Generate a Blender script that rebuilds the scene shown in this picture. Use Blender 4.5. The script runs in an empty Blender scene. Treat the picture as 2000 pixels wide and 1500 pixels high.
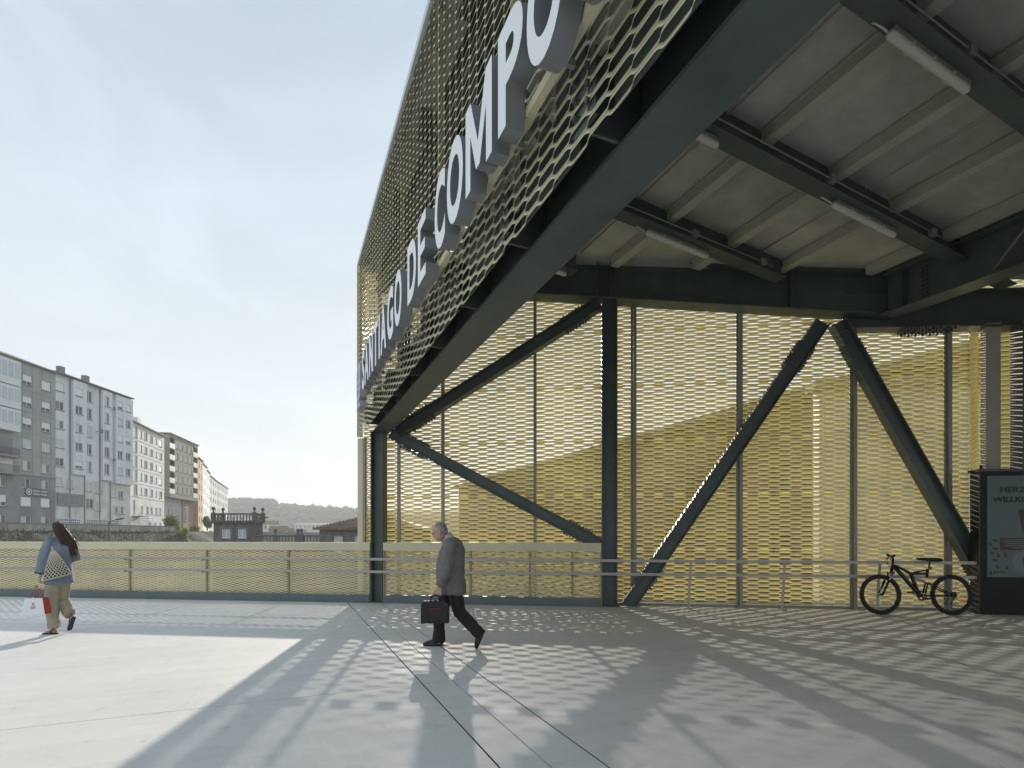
import bpy, math, random
from mathutils import Vector, Matrix, Quaternion
random.seed(7)
S = bpy.context.scene
COL = S.collection

# ------------------------------------------------------------------ camera
F = 1050.0            # focal length in photo pixels (photo 2000 wide)
HZ = 1043.0           # horizon row
CZ = 1.5              # eye height
cam = bpy.data.cameras.new('camera')
cam.sensor_fit = 'HORIZONTAL'; cam.sensor_width = 36.0
cam.lens = 36.0 * F / 2000.0
cam.shift_y = (HZ - 750.0) / 2000.0
cam.clip_start = 0.05; cam.clip_end = 9000
camo = bpy.data.objects.new('camera', cam); COL.objects.link(camo)
camo.location = (0, 0, CZ); camo.rotation_euler = (math.radians(90), 0, 0)
S.camera = camo

# ------------------------------------------------------------------ sky and sun
SUN_EL = math.radians(17.6)
SUN_AZ = math.atan2(-115.0, F)        # to the left of straight ahead (+Y)
wd = bpy.data.worlds.new('World'); S.world = wd; wd.use_nodes = True
nt = wd.node_tree; nt.nodes.clear()
sky = nt.nodes.new('ShaderNodeTexSky'); sky.sky_type = 'NISHITA'; sky.sun_disc = False
sky.sun_elevation = SUN_EL; sky.sun_rotation = SUN_AZ
sky.altitude = 250; sky.air_density = 1.0; sky.dust_density = 1.2; sky.ozone_density = 1.6
bg = nt.nodes.new('ShaderNodeBackground'); bg.inputs['Strength'].default_value = 0.105
out = nt.nodes.new('ShaderNodeOutputWorld')
# thin high cloud veil over the whole sky
tc = nt.nodes.new('ShaderNodeTexCoord')
mp = nt.nodes.new('ShaderNodeMapping'); mp.inputs['Scale'].default_value = (1.6, 1.0, 3.2); mp.inputs['Rotation'].default_value = (0.5, 0.7, 0.3)
nz = nt.nodes.new('ShaderNodeTexNoise'); nz.inputs['Scale'].default_value = 1.7; nz.inputs['Detail'].default_value = 7; nz.inputs['Roughness'].default_value = 0.52; nz.inputs['Distortion'].default_value = 1.1
rp = nt.nodes.new('ShaderNodeValToRGB')
rp.color_ramp.elements[0].position = 0.36; rp.color_ramp.elements[0].color = (0.972, 0.972, 0.972, 1)
rp.color_ramp.elements[1].position = 0.80; rp.color_ramp.elements[1].color = (0.992, 0.992, 0.992, 1)
mx = nt.nodes.new('ShaderNodeMix'); mx.data_type = 'RGBA'

L = nt.links.new
sep = nt.nodes.new('ShaderNodeSeparateXYZ'); L(tc.outputs['Generated'], sep.inputs[0])
hr_ramp = nt.nodes.new('ShaderNodeValToRGB')          # the veil is denser to look through near the horizon, all the way round
hr_ramp.color_ramp.elements[0].position = 0.0; hr_ramp.color_ramp.elements[0].color = (0.625, 0.65, 0.655, 1)
hr_ramp.color_ramp.elements[1].position = 0.75; hr_ramp.color_ramp.elements[1].color = (0.36, 0.435, 0.51, 1)
e_ = hr_ramp.color_ramp.elements.new(0.30); e_.color = (0.53, 0.585, 0.63, 1)
L(sep.outputs['Z'], hr_ramp.inputs['Fac'])
vs = nt.nodes.new('ShaderNodeVectorMath'); vs.operation = 'SCALE'; vs.inputs['Scale'].default_value = 9.4
wr = nt.nodes.new('ShaderNodeMapRange'); wr.inputs['From Min'].default_value = 0.42; wr.inputs['From Max'].default_value = 0.72; wr.inputs['To Min'].default_value = 9.1; wr.inputs['To Max'].default_value = 10.3
L(nz.outputs['Fac'], wr.inputs['Value']); L(wr.outputs[0], vs.inputs['Scale'])
L(hr_ramp.outputs['Color'], vs.inputs[0]); L(vs.outputs[0], mx.inputs[7])
L(tc.outputs['Generated'], mp.inputs['Vector']); L(mp.outputs['Vector'], nz.inputs['Vector']); L(nz.outputs['Fac'], rp.inputs['Fac'])
L(rp.outputs['Color'], mx.inputs[0]); L(sky.outputs['Color'], mx.inputs[6]); L(mx.outputs[2], bg.inputs['Color']); L(bg.outputs['Background'], out.inputs['Surface'])

sl = bpy.data.lights.new('sun', 'SUN'); sl.energy = 4.2; sl.angle = math.radians(0.7); sl.color = (1.0, 0.91, 0.77)
so = bpy.data.objects.new('sun', sl); COL.objects.link(so)
SUN_DIR = Vector((math.sin(SUN_AZ) * math.cos(SUN_EL), math.cos(SUN_AZ) * math.cos(SUN_EL), math.sin(SUN_EL)))
so.rotation_euler = SUN_DIR.to_track_quat('Z', 'Y').to_euler(); so.location = (0, 0, 60)

S.view_settings.view_transform = 'Standard'; S.view_settings.look = 'None'
S.view_settings.exposure = 0.60; S.view_settings.gamma = 1.0; S.view_settings.use_curve_mapping = False
S.render.engine = 'CYCLES'
S.cycles.use_denoising = True
S.cycles.max_bounces = 6; S.cycles.diffuse_bounces = 4; S.cycles.glossy_bounces = 3; S.cycles.transmission_bounces = 4
S.cycles.volume_bounces = 0; S.cycles.transparent_max_bounces = 8
S.cycles.caustics_reflective = False; S.cycles.caustics_refractive = False
S.cycles.sample_clamp_indirect = 6.0

# ------------------------------------------------------------------ materials
MATS = {}
def mat(name, col, rough=0.6, metal=0.0, var=0.0, vscale=3.0, bump=0.0, bscale=60.0, col2=None, stretch=None, spec=None, detail=6, trans=0.0, orand=0.0):
    if name in MATS: return MATS[name]
    m = bpy.data.materials.new(name); m.use_nodes = True
    n = m.node_tree; b = n.nodes['Principled BSDF']
    b.inputs['Base Color'].default_value = (*col, 1); b.inputs['Roughness'].default_value = rough; b.inputs['Metallic'].default_value = metal
    if spec is not None: b.inputs['Specular IOR Level'].default_value = spec
    if var > 0 or col2 is not None or bump > 0:
        t = n.nodes.new('ShaderNodeTexCoord'); mpn = n.nodes.new('ShaderNodeMapping')
        if stretch: mpn.inputs['Scale'].default_value = stretch
        n.links.new(t.outputs['Object'], mpn.inputs['Vector'])
    if var > 0 or col2 is not None:
        z = n.nodes.new('ShaderNodeTexNoise'); z.inputs['Scale'].default_value = vscale; z.inputs['Detail'].default_value = detail; z.inputs['Roughness'].default_value = 0.62
        n.links.new(mpn.outputs['Vector'], z.inputs['Vector'])
        r = n.nodes.new('ShaderNodeValToRGB')
        c2 = col2 if col2 is not None else tuple(c * (1 - var) for c in col)
        c1 = col if col2 is not None else tuple(min(1, c * (1 + var)) for c in col)
        r.color_ramp.elements[0].position = 0.32; r.color_ramp.elements[0].color = (*c2, 1)
        r.color_ramp.elements[1].position = 0.68; r.color_ramp.elements[1].color = (*c1, 1)
        n.links.new(z.outputs['Fac'], r.inputs['Fac']); n.links.new(r.outputs['Color'], b.inputs['Base Color'])
    if bump > 0:
        z2 = n.nodes.new('ShaderNodeTexNoise'); z2.inputs['Scale'].default_value = bscale; z2.inputs['Detail'].default_value = 5
        n.links.new(mpn.outputs['Vector'], z2.inputs['Vector'])
        bp = n.nodes.new('ShaderNodeBump'); bp.inputs['Strength'].default_value = bump; bp.inputs['Distance'].default_value = 0.02
        n.links.new(z2.outputs['Fac'], bp.inputs['Height']); n.links.new(bp.outputs['Normal'], b.inputs['Normal'])
    if trans > 0:
        b.inputs['Transmission Weight'].default_value = trans
    if orand > 0:
        oi = n.nodes.new('ShaderNodeObjectInfo'); mr = n.nodes.new('ShaderNodeMapRange'); mr.inputs['To Min'].default_value = 1 - orand; mr.inputs['To Max'].default_value = 1 + orand
        vm = n.nodes.new('ShaderNodeVectorMath'); vm.operation = 'SCALE'
        n.links.new(oi.outputs['Random'], mr.inputs['Value']); n.links.new(mr.outputs[0], vm.inputs['Scale'])
        src = b.inputs['Base Color'].links[0].from_socket if b.inputs['Base Color'].is_linked else None
        if src: n.links.new(src, vm.inputs[0])
        else: vm.inputs[0].default_value = col
        n.links.new(vm.outputs[0], b.inputs['Base Color'])
    MATS[name] = m
    return m

GOLD = mat('champagne_metal', (0.80, 0.705, 0.37), 0.40, 0.15, 0.10, 1.3, orand=.06)
GOLD_F = mat('champagne_metal_sky_tone', (0.60, 0.56, 0.38), 0.42, 0.25, 0.14, 1.3, orand=.07)  # duller facade copy of the metal; sky light on outer faces painted in
GOLD_P = mat('champagne_fine_mesh', (0.74, 0.68, 0.44), 0.42, 0.05, 0.08, 1.5, orand=.05)
GOLD_PLATE = mat('champagne_plate', (0.64, 0.59, 0.41), 0.45, 0.05, 0.06, 1.2)
STEEL = mat('green_grey_steel', (0.075, 0.100, 0.094), 0.42, 0.0, 0.20, 2.2, 0.05, 40, orand=.08)
GALV = mat('grey_post_metal', (0.30, 0.29, 0.26), 0.5, 0.2, 0.06, 4)
RAILM = mat('rail_metal', (0.40, 0.375, 0.35), 0.42, 0.3, 0.05, 5)
SILVER = mat('flashing_metal', (0.55, 0.58, 0.62), 0.35, 0.6, 0.05, 2)
BOLT = mat('bolt_metal', (0.07, 0.09, 0.09), 0.4, 0.4)
CEIL = mat('wood_wool_panel', (0.44, 0.43, 0.39), 0.95, 0, 0.18, 1.6, 0.5, 60, orand=.08)
RIB = mat('beige_rib', (0.46, 0.43, 0.37), 0.6, 0, 0.05, 3)
WHITE = mat('white_acrylic', (0.84, 0.86, 0.88), 0.32)
LGREY = mat('letter_return', (0.24, 0.25, 0.27), 0.4, 0.25, 0.03, 4)
LAMPW = mat('opal_lamp', (0.62, 0.60, 0.55), 0.4)
BLACK = mat('black_paint', (0.012, 0.013, 0.014), 0.35, 0.0)
RUBBER = mat('rubber', (0.014, 0.014, 0.014), 0.75, 0, 0.2, 30, 0.15, 120)

# ------------------------------------------------------------------ helpers
def lab(o, label=None, cat=None, group=None, kind=None):
    if label: o['label'] = label
    if cat: o['category'] = cat
    if group: o['group'] = group
    if kind: o['kind'] = kind
    return o
def empty(name, loc=(0, 0, 0), rz=0.0, label=None, cat=None, group=None):
    o = bpy.data.objects.new(name, None); o.empty_display_size = 0.2; COL.objects.link(o)
    o.location = loc; o.rotation_euler = (0, 0, rz)
    return lab(o, label, cat, group)
def link(name, mesh, parent=None, loc=None, rot=None):
    o = bpy.data.objects.new(name, mesh); COL.objects.link(o)
    if parent is not None: o.parent = parent
    if loc is not None: o.location = loc
    if rot is not None: o.rotation_euler = rot
    return o

class MB:
    def __init__(s): s.v = []; s.f = []; s.m = []
    def quad(s, a, b, c, d, mi=0):
        n = len(s.v); s.v += [tuple(a), tuple(b), tuple(c), tuple(d)]; s.f.append((n, n + 1, n + 2, n + 3)); s.m.append(mi); return s
    def obox(s, c, ex, ey, ez, mi=0):      # centre and half-axis vectors
        c = Vector(c); ex = Vector(ex); ey = Vector(ey); ez = Vector(ez); n = len(s.v)
        for k in range(8):
            s.v.append(tuple(c + ex * (1 if k & 1 else -1) + ey * (1 if k & 2 else -1) + ez * (1 if k & 4 else -1)))
        for f in ((0, 2, 3, 1), (4, 5, 7, 6), (0, 1, 5, 4), (2, 6, 7, 3), (0, 4, 6, 2), (1, 3, 7, 5)):
            s.f.append(tuple(n + i for i in f)); s.m.append(mi)
        return s
    def box(s, x0, x1, y0, y1, z0, z1, mi=0):
        return s.obox(((x0 + x1) / 2, (y0 + y1) / 2, (z0 + z1) / 2), (abs(x1 - x0) / 2, 0, 0), (0, abs(y1 - y0) / 2, 0), (0, 0, abs(z1 - z0) / 2), mi)
    def bar(s, p0, p1, w, h, up=(0, 0, 1), mi=0, off=(0, 0)):   # w across, h along 'up'
        p0 = Vector(p0); p1 = Vector(p1); d = (p1 - p0); t = d.normalized()
        sd = t.cross(Vector(up)).normalized(); u = sd.cross(t).normalized()
        c = (p0 + p1) / 2 + sd * off[0] + u * off[1]
        return s.obox(c, d / 2, sd * (w / 2), u * (h / 2), mi)
    def ibeam(s, p0, p1, H, B, tf=0.025, tw=0.018, up=(0, 0, 1), mi=0):   # p0,p1 on the section's centre line
        s.bar(p0, p1, tw, H - 2 * tf - 0.002, up, mi)
        s.bar(p0, p1, B, tf, up, mi, (0, (H - tf) / 2)); s.bar(p0, p1, B, tf, up, mi, (0, -(H - tf) / 2))
        return s
    def tube(s, pts, r, n=10, mi=0, cap=True, flat=None):
        pts = [Vector(p) for p in pts]; rs = r if isinstance(r, (list, tuple)) else [r] * len(pts)
        ref = None; base = len(s.v)
        for i, p in enumerate(pts):
            if i == 0: t = pts[1] - p
            elif i == len(pts) - 1: t = p - pts[i - 1]
            else: t = (pts[i + 1] - p).normalized() + (p - pts[i - 1]).normalized()
            t.normalize()
            if ref is None:
                ref = Vector((0, 0, 1)) if abs(t.z) < 0.9 else Vector((1, 0, 0))
            sd = t.cross(ref).normalized(); u = sd.cross(t).normalized(); ref = u
            for k in range(n):
                a = 2 * math.pi * k / n
                rr = rs[i]; ru = rr if not isinstance(rr, tuple) else rr[1]; rw = rr if not isinstance(rr, tuple) else rr[0]
                s.v.append(tuple(p + sd * math.cos(a) * rw + u * math.sin(a) * ru))
        for i in range(len(pts) - 1):
            for k in range(n):
                a = base + i * n + k; b = base + i * n + (k + 1) % n
                s.f.append((a, b, b + n, a + n)); s.m.append(mi)
        if cap:
            s.f.append(tuple(base + k for k in reversed(range(n)))); s.m.append(mi)
            e = base + (len(pts) - 1) * n; s.f.append(tuple(e + k for k in range(n))); s.m.append(mi)
        return s
    def rings(s, rings, n=20, mi=0, M=None):      # rings: (cx,cy,cz,rx,ry) horizontal ellipses, closed loft
        base = len(s.v)
        for (cx, cy, cz, rx, ry) in rings:
            for k in range(n):
                a = 2 * math.pi * k / n; p = Vector((cx + rx * math.cos(a), cy + ry * math.sin(a), cz))
                s.v.append(tuple(M @ p if M else p))
        for i in range(len(rings) - 1):
            for k in range(n):
                a = base + i * n + k; b = base + i * n + (k + 1) % n
                s.f.append((a, b, b + n, a + n)); s.m.append(mi)
        s.f.append(tuple(base + k for k in reversed(range(n)))); s.m.append(mi)
        e = base + (len(rings) - 1) * n; s.f.append(tuple(e + k for k in range(n))); s.m.append(mi)
        return s
    def prism(s, poly, z0, z1, mi=0, M=None):     # vertical prism from 2-D polygon; z may be functions of (x,y)
        n = len(s.v); k = len(poly)
        fz0 = z0 if callable(z0) else (lambda x, y: z0); fz1 = z1 if callable(z1) else (lambda x, y: z1)
        for (x, y) in poly: s.v.append((x, y, fz0(x, y)))
        for (x, y) in poly: s.v.append((x, y, fz1(x, y)))
        s.f.append(tuple(n + i for i in reversed(range(k)))); s.m.append(mi)
        s.f.append(tuple(n + k + i for i in range(k))); s.m.append(mi)
        for i in range(k):
            j = (i + 1) % k; s.f.append((n + i, n + j, n + k + j, n + k + i)); s.m.append(mi)
        if M is not None:
            for i in range(n, len(s.v)): s.v[i] = tuple(M @ Vector(s.v[i]))
        return s
    def mesh(s, name, mats, smooth=False):
        me = bpy.data.meshes.new(name); me.from_pydata(s.v, [], s.f)
        for m in (mats if isinstance(mats, (list, tuple)) else [mats]): me.materials.append(m)
        if any(s.m): me.polygons.foreach_set('material_index', s.m)
        if smooth: me.polygons.foreach_set('use_smooth', [True] * len(s.f))
        me.update(); return me
    def build(s, name, mats, parent=None, smooth=False, loc=None, rot=None):
        return link(name, s.mesh(name, mats, smooth), parent, loc, rot)

def clip(poly, nx, ny, c):      # keep nx*x+ny*y <= c
    res = []
    for i in range(len(poly)):
        p = poly[i]; q = poly[(i + 1) % len(poly)]
        dp = nx * p[0] + ny * p[1] - c; dq = nx * q[0] + ny * q[1] - c
        if dp <= 0: res.append(p)
        if (dp < 0 < dq) or (dq < 0 < dp):
            t = dp / (dp - dq); res.append((p[0] + (q[0] - p[0]) * t, p[1] + (q[1] - p[1]) * t))
    return res

# ------------------------------------------------------------------ frames of the place
WO = Vector((-3.18, 11.91, 0)); WU = Vector((0.99159, -0.12940, 0)); WY = Vector((0.12940, 0.99159, 0))
W_RZ = math.atan2(WU.y, WU.x)
def wp(px, py, yo=0.0):         # photo pixel -> (t, z) on the plane parallel to the screen wall, yo outward
    dx = (px - 1000) / F; d = (yo + WO.dot(WY)) / (dx * WY.x + WY.y)
    P = Vector((dx * d, d, 0)); return ((P - WO).dot(WU), CZ + (HZ - py) / F * d)
BX = Vector((0.9207, 0.3902, 0)); AY = Vector((-0.3902, 0.9207, 0)); AB_RZ = math.atan2(BX.y, BX.x)
def ab(p): p = Vector(p); return (p.dot(BX), p.dot(AY))
# the wall line in (b,a) coordinates: normal n.(b,a) <= c keeps the plaza side
WN = (WY.dot(BX), WY.dot(AY)); WC = WO.dot(WY)
def ground(px, py): d = F * CZ / (py - HZ); return Vector(((px - 1000) / F * d, d, 0))
def atd(px, py, d): return Vector(((px - 1000) / F * d, d, CZ + (HZ - py) / F * d))
# ------------------------------------------------------------------ plaza floor
def floor_material():
    m = bpy.data.materials.new('polished_concrete'); m.use_nodes = True
    n = m.node_tree; b = n.nodes['Principled BSDF']; l = n.links.new
    t = n.nodes.new('ShaderNodeTexCoord')
    def noise(sc, det, ro=0.6, st=None, dist=0.0):
        z = n.nodes.new('ShaderNodeTexNoise'); z.inputs['Scale'].default_value = sc; z.inputs['Detail'].default_value = det; z.inputs['Roughness'].default_value = ro; z.inputs['Distortion'].default_value = dist
        if st:
            mpn = n.nodes.new('ShaderNodeMapping'); mpn.inputs['Scale'].default_value = st; mpn.inputs['Rotation'].default_value = (0, 0, 0.25)
            l(t.outputs['Object'], mpn.inputs['Vector']); l(mpn.outputs['Vector'], z.inputs['Vector'])
        else: l(t.outputs['Object'], z.inputs['Vector'])
        return z
    def ramp(z, p0, c0, p1, c1):
        r = n.nodes.new('ShaderNodeValToRGB'); r.color_ramp.elements[0].position = p0; r.color_ramp.elements[0].color = (*c0, 1); r.color_ramp.elements[1].position = p1; r.color_ramp.elements[1].color = (*c1, 1)
        l(z.outputs['Fac'], r.inputs['Fac']); return r
    def mul(a, c, f=1.0):
        x = n.nodes.new('ShaderNodeMix'); x.data_type = 'RGBA'; x.blend_type = 'MULTIPLY'; x.inputs[0].default_value = f
        l(a, x.inputs[6]); l(c, x.inputs[7]); return x.outputs[2]
    base = ramp(noise(0.55, 8, 0.65), 0.3, (0.655, 0.65, 0.635), 0.7, (0.755, 0.745, 0.72))
    streak = ramp(noise(1.3, 6, 0.6, (0.35, 3.2, 1), 0.8), 0.35, (0.93, 0.93, 0.93), 0.6, (1, 1, 1))
    speck = ramp(noise(150, 3, 0.75), 0.36, (0.62, 0.62, 0.63), 0.50, (1, 1, 1))
    blot = ramp(noise(6, 8, 0.7), 0.30, (0.85, 0.85, 0.86), 0.44, (1, 1, 1))
    c = mul(mul(mul(base.outputs['Color'], streak.outputs['Color']), speck.outputs['Color']), blot.outputs['Color'])
    gum = ramp(noise(9, 2, 0.4), 0.735, (1, 1, 1), 0.75, (0.80, 0.80, 0.80)); c = mul(c, gum.outputs['Color'])
    wear = ramp(noise(0.9, 9, 0.72, (1.5, .25, 1), 1.6), 0.60, (1, 1, 1), 0.74, (0.87, 0.865, 0.855)); c = mul(c, wear.outputs['Color'])
    l(c, b.inputs['Base Color'])
    rr = ramp(noise(1.1, 7, 0.65), 0.3, (0.58, 0.58, 0.58), 0.7, (0.76, 0.76, 0.76)); l(rr.outputs['Color'], b.inputs['Roughness'])
    bp = n.nodes.new('ShaderNodeBump'); bp.inputs['Strength'].default_value = 0.08; bp.inputs['Distance'].default_value = 0.01
    l(noise(90, 4).outputs['Fac'], bp.inputs['Height']); l(bp.outputs['Normal'], b.inputs['Normal'])
    b.inputs['Specular IOR Level'].default_value = 0.22
    return m
CONC = floor_material()
JOINT = mat('joint_filler', (0.10, 0.10, 0.095), 0.9, 0, 0.3, 20)
JMETAL = mat('joint_metal', (0.16, 0.15, 0.135), 0.5, 0.5, 0.3, 8)

plaza = empty('plaza_floor', (0, 0, 0), AB_RZ); lab(plaza, 'pale polished concrete plaza deck with saw-cut joints', kind='structure')
big = [(-17, -9), (26, -9), (26, 26), (-17, 26)]
deck = clip(big, WN[0], WN[1], WC + 0.18)
MB().prism(deck, -0.75, -0.03).build('deck', JOINT, plaza)
bl = [-17, -8.6, 1.275, 1.584, 1.925, 11.4, 26]; al = [-9, -0.27, 5.31, 10.89, 16.5, 26]
gap_b = {1.275: 0.008, 1.584: 0.006, 1.925: 0.008}
for i in range(len(bl) - 1):
    for j in range(len(al) - 1):
        g0 = gap_b.get(bl[i], 0.003); g1 = gap_b.get(bl[i + 1], 0.003)
        q = [(bl[i] + g0, al[j] + .005), (bl[i + 1] - g1, al[j] + .005), (bl[i + 1] - g1, al[j + 1] - .005), (bl[i] + g0, al[j + 1] - .005)]
        q = clip(q, WN[0], WN[1], WC + 0.16)
        if len(q) >= 3: MB().prism(q, -0.032, 0.0).build('slab', CONC, plaza)
# metal edge angles along the two wide joints
for bb in (1.275, 1.925):
    amax = (WC - 0.3 - WN[0] * bb) / WN[1]
    for sgn in (-1, 1):
        MB().box(bb + sgn * 0.0065 - .0015, bb + sgn * 0.0065 + .0015, -9, amax, -0.028, -0.004).build('edge_angle', JMETAL, plaza)

# ------------------------------------------------------------------ expanded metal
def expanded(x0, x1, z0, z1, LW, SW, w, alpha, thick, seg=6, bond=0.39, jitter=0.0, seam=0.0):
    """strands of expanded metal in local x (along), y (outward), z; sheet leans inner-top to outer-bottom"""
    mb = MB(); hx = LW / 2; ca, sa = math.cos(alpha), math.sin(alpha)
    i0 = math.floor(x0 / hx); i1 = math.ceil(x1 / hx)
    xs = []
    for i in range(i0, i1):
        for k in range(seg):
            q = k / seg; xs.append((i, q))
    xs.append((i1, 0.0))
    j0 = math.floor(z0 / SW) - 1; j1 = math.ceil(z1 / SW) + 1 + (4 if seam else 0)
    def S(q):
        q = (q - bond) / (1 - 2 * bond); q = max(0.0, min(1.0, q)); return q * q * (3 - 2 * q)
    rng = random.Random(int(x0 * 100) + 5)
    V = mb.v; Fc = mb.f
    for j in range(j0, j1):
        for typ in (0, 1):
            prev = None
            dz = rng.uniform(-jitter, jitter)
            for (i, q) in xs:
                x = (i + q) * hx
                xc = min(max(x, x0), x1)
                even = (i % 2 == 0)
                s = S(q); s = s if even else 1 - s            # 0 at even column, 1 at odd column
                if typ == 0: e = w / 2 - w * s; zz = (j + 0.5 + 0.5 * s) * SW
                else: e = -w / 2 + w * s; zz = (j + 0.5 - 0.5 * s) * SW
                cy = -e * ca; cz = zz + e * sa + dz - seam * SW * math.floor(j / 12)
                if cz < z0 or cz > z1: prev = None; continue
                a = (xc, cy - ca * w / 2, cz + sa * w / 2); b = (xc, cy + ca * w / 2, cz - sa * w / 2)   # inner-top, outer-bottom
                n = len(V)
                if thick > 0:
                    ty, tz = sa * thick / 2, ca * thick / 2
                    V.extend([(a[0], a[1] + ty, a[2] + tz), (b[0], b[1] + ty, b[2] + tz), (b[0], b[1] - ty, b[2] - tz), (a[0], a[1] - ty, a[2] - tz)])
                    if prev is not None and xc > V[prev][0] + 1e-6:
                        for k in range(4):
                            k2 = (k + 1) % 4; Fc.append((prev + k, prev + k2, n + k2, n + k)); mb.m.append(0)
                else:
                    V.extend([a, b])
                    if prev is not None and xc > V[prev][0] + 1e-6:
                        Fc.append((prev, prev + 1, n + 1, n)); mb.m.append(0)
                prev = n
    return mb

ALPHA = math.radians(59); ALPHA_F = math.radians(71)
WM_ = 0.388
LW, SW = 0.42, 0.099
MESH_Y = 0.25
# ---- the screen wall behind the plaza
wall = empty('mesh_screen', WO, W_RZ, 'tall champagne expanded-metal screen standing behind the braced steel truss', 'screen')
t_corner = -0.319
posts_px = [779, 865, 1045, 1240, 1447, 1670, 1855]
post_t = [wp(p, 1000, MESH_Y - 0.10)[0] for p in posts_px]
t_bend = wp(1893, 1000, MESH_Y)[0]
edges = [t_corner + 0.10] + post_t + [t_bend]
ZTOP = 7.0
for k in range(len(edges) - 1):
    mb = expanded(edges[k] + 0.012, edges[k + 1] - 0.012, 0.05, 1.5 + 5.45 - .11 * (.913 * edges[k] + 1.85 - 4) + .38, LW, SW, WM_ * SW, ALPHA, 0.0, seg=10, bond=.27, jitter=0.0015, seam=.30)
    mb.build('mesh_panel', GOLD, wall, smooth=True, loc=(0, MESH_Y, 0))
for k, t in enumerate(post_t):
    wd_ = 0.062
    m = MB(); m.box(t - wd_ / 2, t + wd_ / 2, MESH_Y - 0.125, MESH_Y - 0.06, 0.0, 6.6)
    m.build('post', GALV, wall)
    if k >= 3:
        MB().box(t - wd_ / 2 - 0.055, t - wd_ / 2 - 0.002, MESH_Y - 0.075, MESH_Y - 0.062, 0.02, 6.85).build('post_fin', GALV, wall)
# end post at the corner
MB().box(t_corner - 0.02, t_corner + 0.10, MESH_Y - 0.05, MESH_Y + 0.09, -0.7, 3.66).build('end_post', GOLD_PLATE, wall)
MB().box(t_corner + 0.103, t_corner + 0.16, MESH_Y - 0.06, MESH_Y + 0.06, 0.0, 3.66).build('end_post_channel', GALV, wall)
MB().box(t_corner, t_bend, MESH_Y - 0.06, MESH_Y + 0.05, -0.02, 0.045).build('bottom_rail', GALV, wall)
zt_ = lambda t: 1.5 + 5.45 - .11 * (.913 * t + 1.85 - 4) + .40
MB().bar((t_corner, MESH_Y, zt_(t_corner) - .06), (t_bend, MESH_Y, zt_(t_bend) - .06), .16, .30).build('top_fascia', GOLD_PLATE, wall)
# the screen folds away and runs on past the corner
fold = math.radians(48)
fl = 0.95
m = expanded(0.012, fl, 0.05, ZTOP, LW, SW, WM_ * SW, ALPHA, 0.0, seg=10, bond=.27)
m.build('mesh_panel', GOLD, wall, True, (t_bend, MESH_Y, 0), (0, 0, fold))
tx, ty = t_bend + fl * math.cos(fold), MESH_Y + fl * math.sin(fold)
m = expanded(0.012, 4.2, 0.05, ZTOP, LW, SW, WM_ * SW, ALPHA, 0.0, seg=10, bond=.27)
m.build('mesh_panel', GOLD, wall, True, (tx, ty, 0), (0, 0, math.radians(-14)))

# ------------------------------------------------------------------ wall truss
truss = empty('wall_truss', WO, W_RZ, 'dark green-grey steel truss with V braces and columns along the mesh screen', 'truss')
def hcol(t, w, d, z0, z1, name='column'):
    m = MB()
    m.box(t - w / 2, t - w / 2 + .022, -d / 2, d / 2, z0, z1); m.box(t + w / 2 - .022, t + w / 2, -d / 2, d / 2, z0, z1)
    m.box(t - w / 2 + .0225, t + w / 2 - .0225, -0.012, 0.012, z0, z1)
    m.box(t - w / 2 - .04, t + w / 2 + .04, -d / 2 - .04, d / 2 + .04, z0, z0 + .02)
    return m.build(name, STEEL, truss)
tc1 = wp(740, 1100)[0]; tc2 = wp(1190, 1100)[0]
Z_FB = 3.75                     # underside of the facade beam
hcol(tc1, 0.27, 0.30, 0.0, Z_FB - .002); 
# wall beam: falls gently to the right with the roof
tb0, zb0 = wp(1050, 581); tb1, zb1 = wp(1745, 622)
sl_ = (zb1 - zb0) / (tb1 - tb0)
def zbeam(t): return zb0 + sl_ * (t - tb0)
hcol(tc2, 0.32, 0.30, 0.0, zbeam(tc2) - .01)
HB = 0.82
t_l = 0.5; t_r = wp(1748, 600)[0]
p0 = Vector((t_l, 0, zbeam(t_l) + HB / 2)); p1 = Vector((t_r, 0, zbeam(t_r) + HB / 2))
MB().ibeam(p0, p1, HB, 0.40, 0.03, 0.02).build('wall_beam', STEEL, truss)
for t in (tc2 - .25, tc2 + .02, wp(1540, 560)[0], t_r - .02):
    z = zbeam(t); MB().box(t - .012, t + .012, -.185, -.012, z + .035, z + HB - .035).build('stiffener', STEEL, truss)
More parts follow.
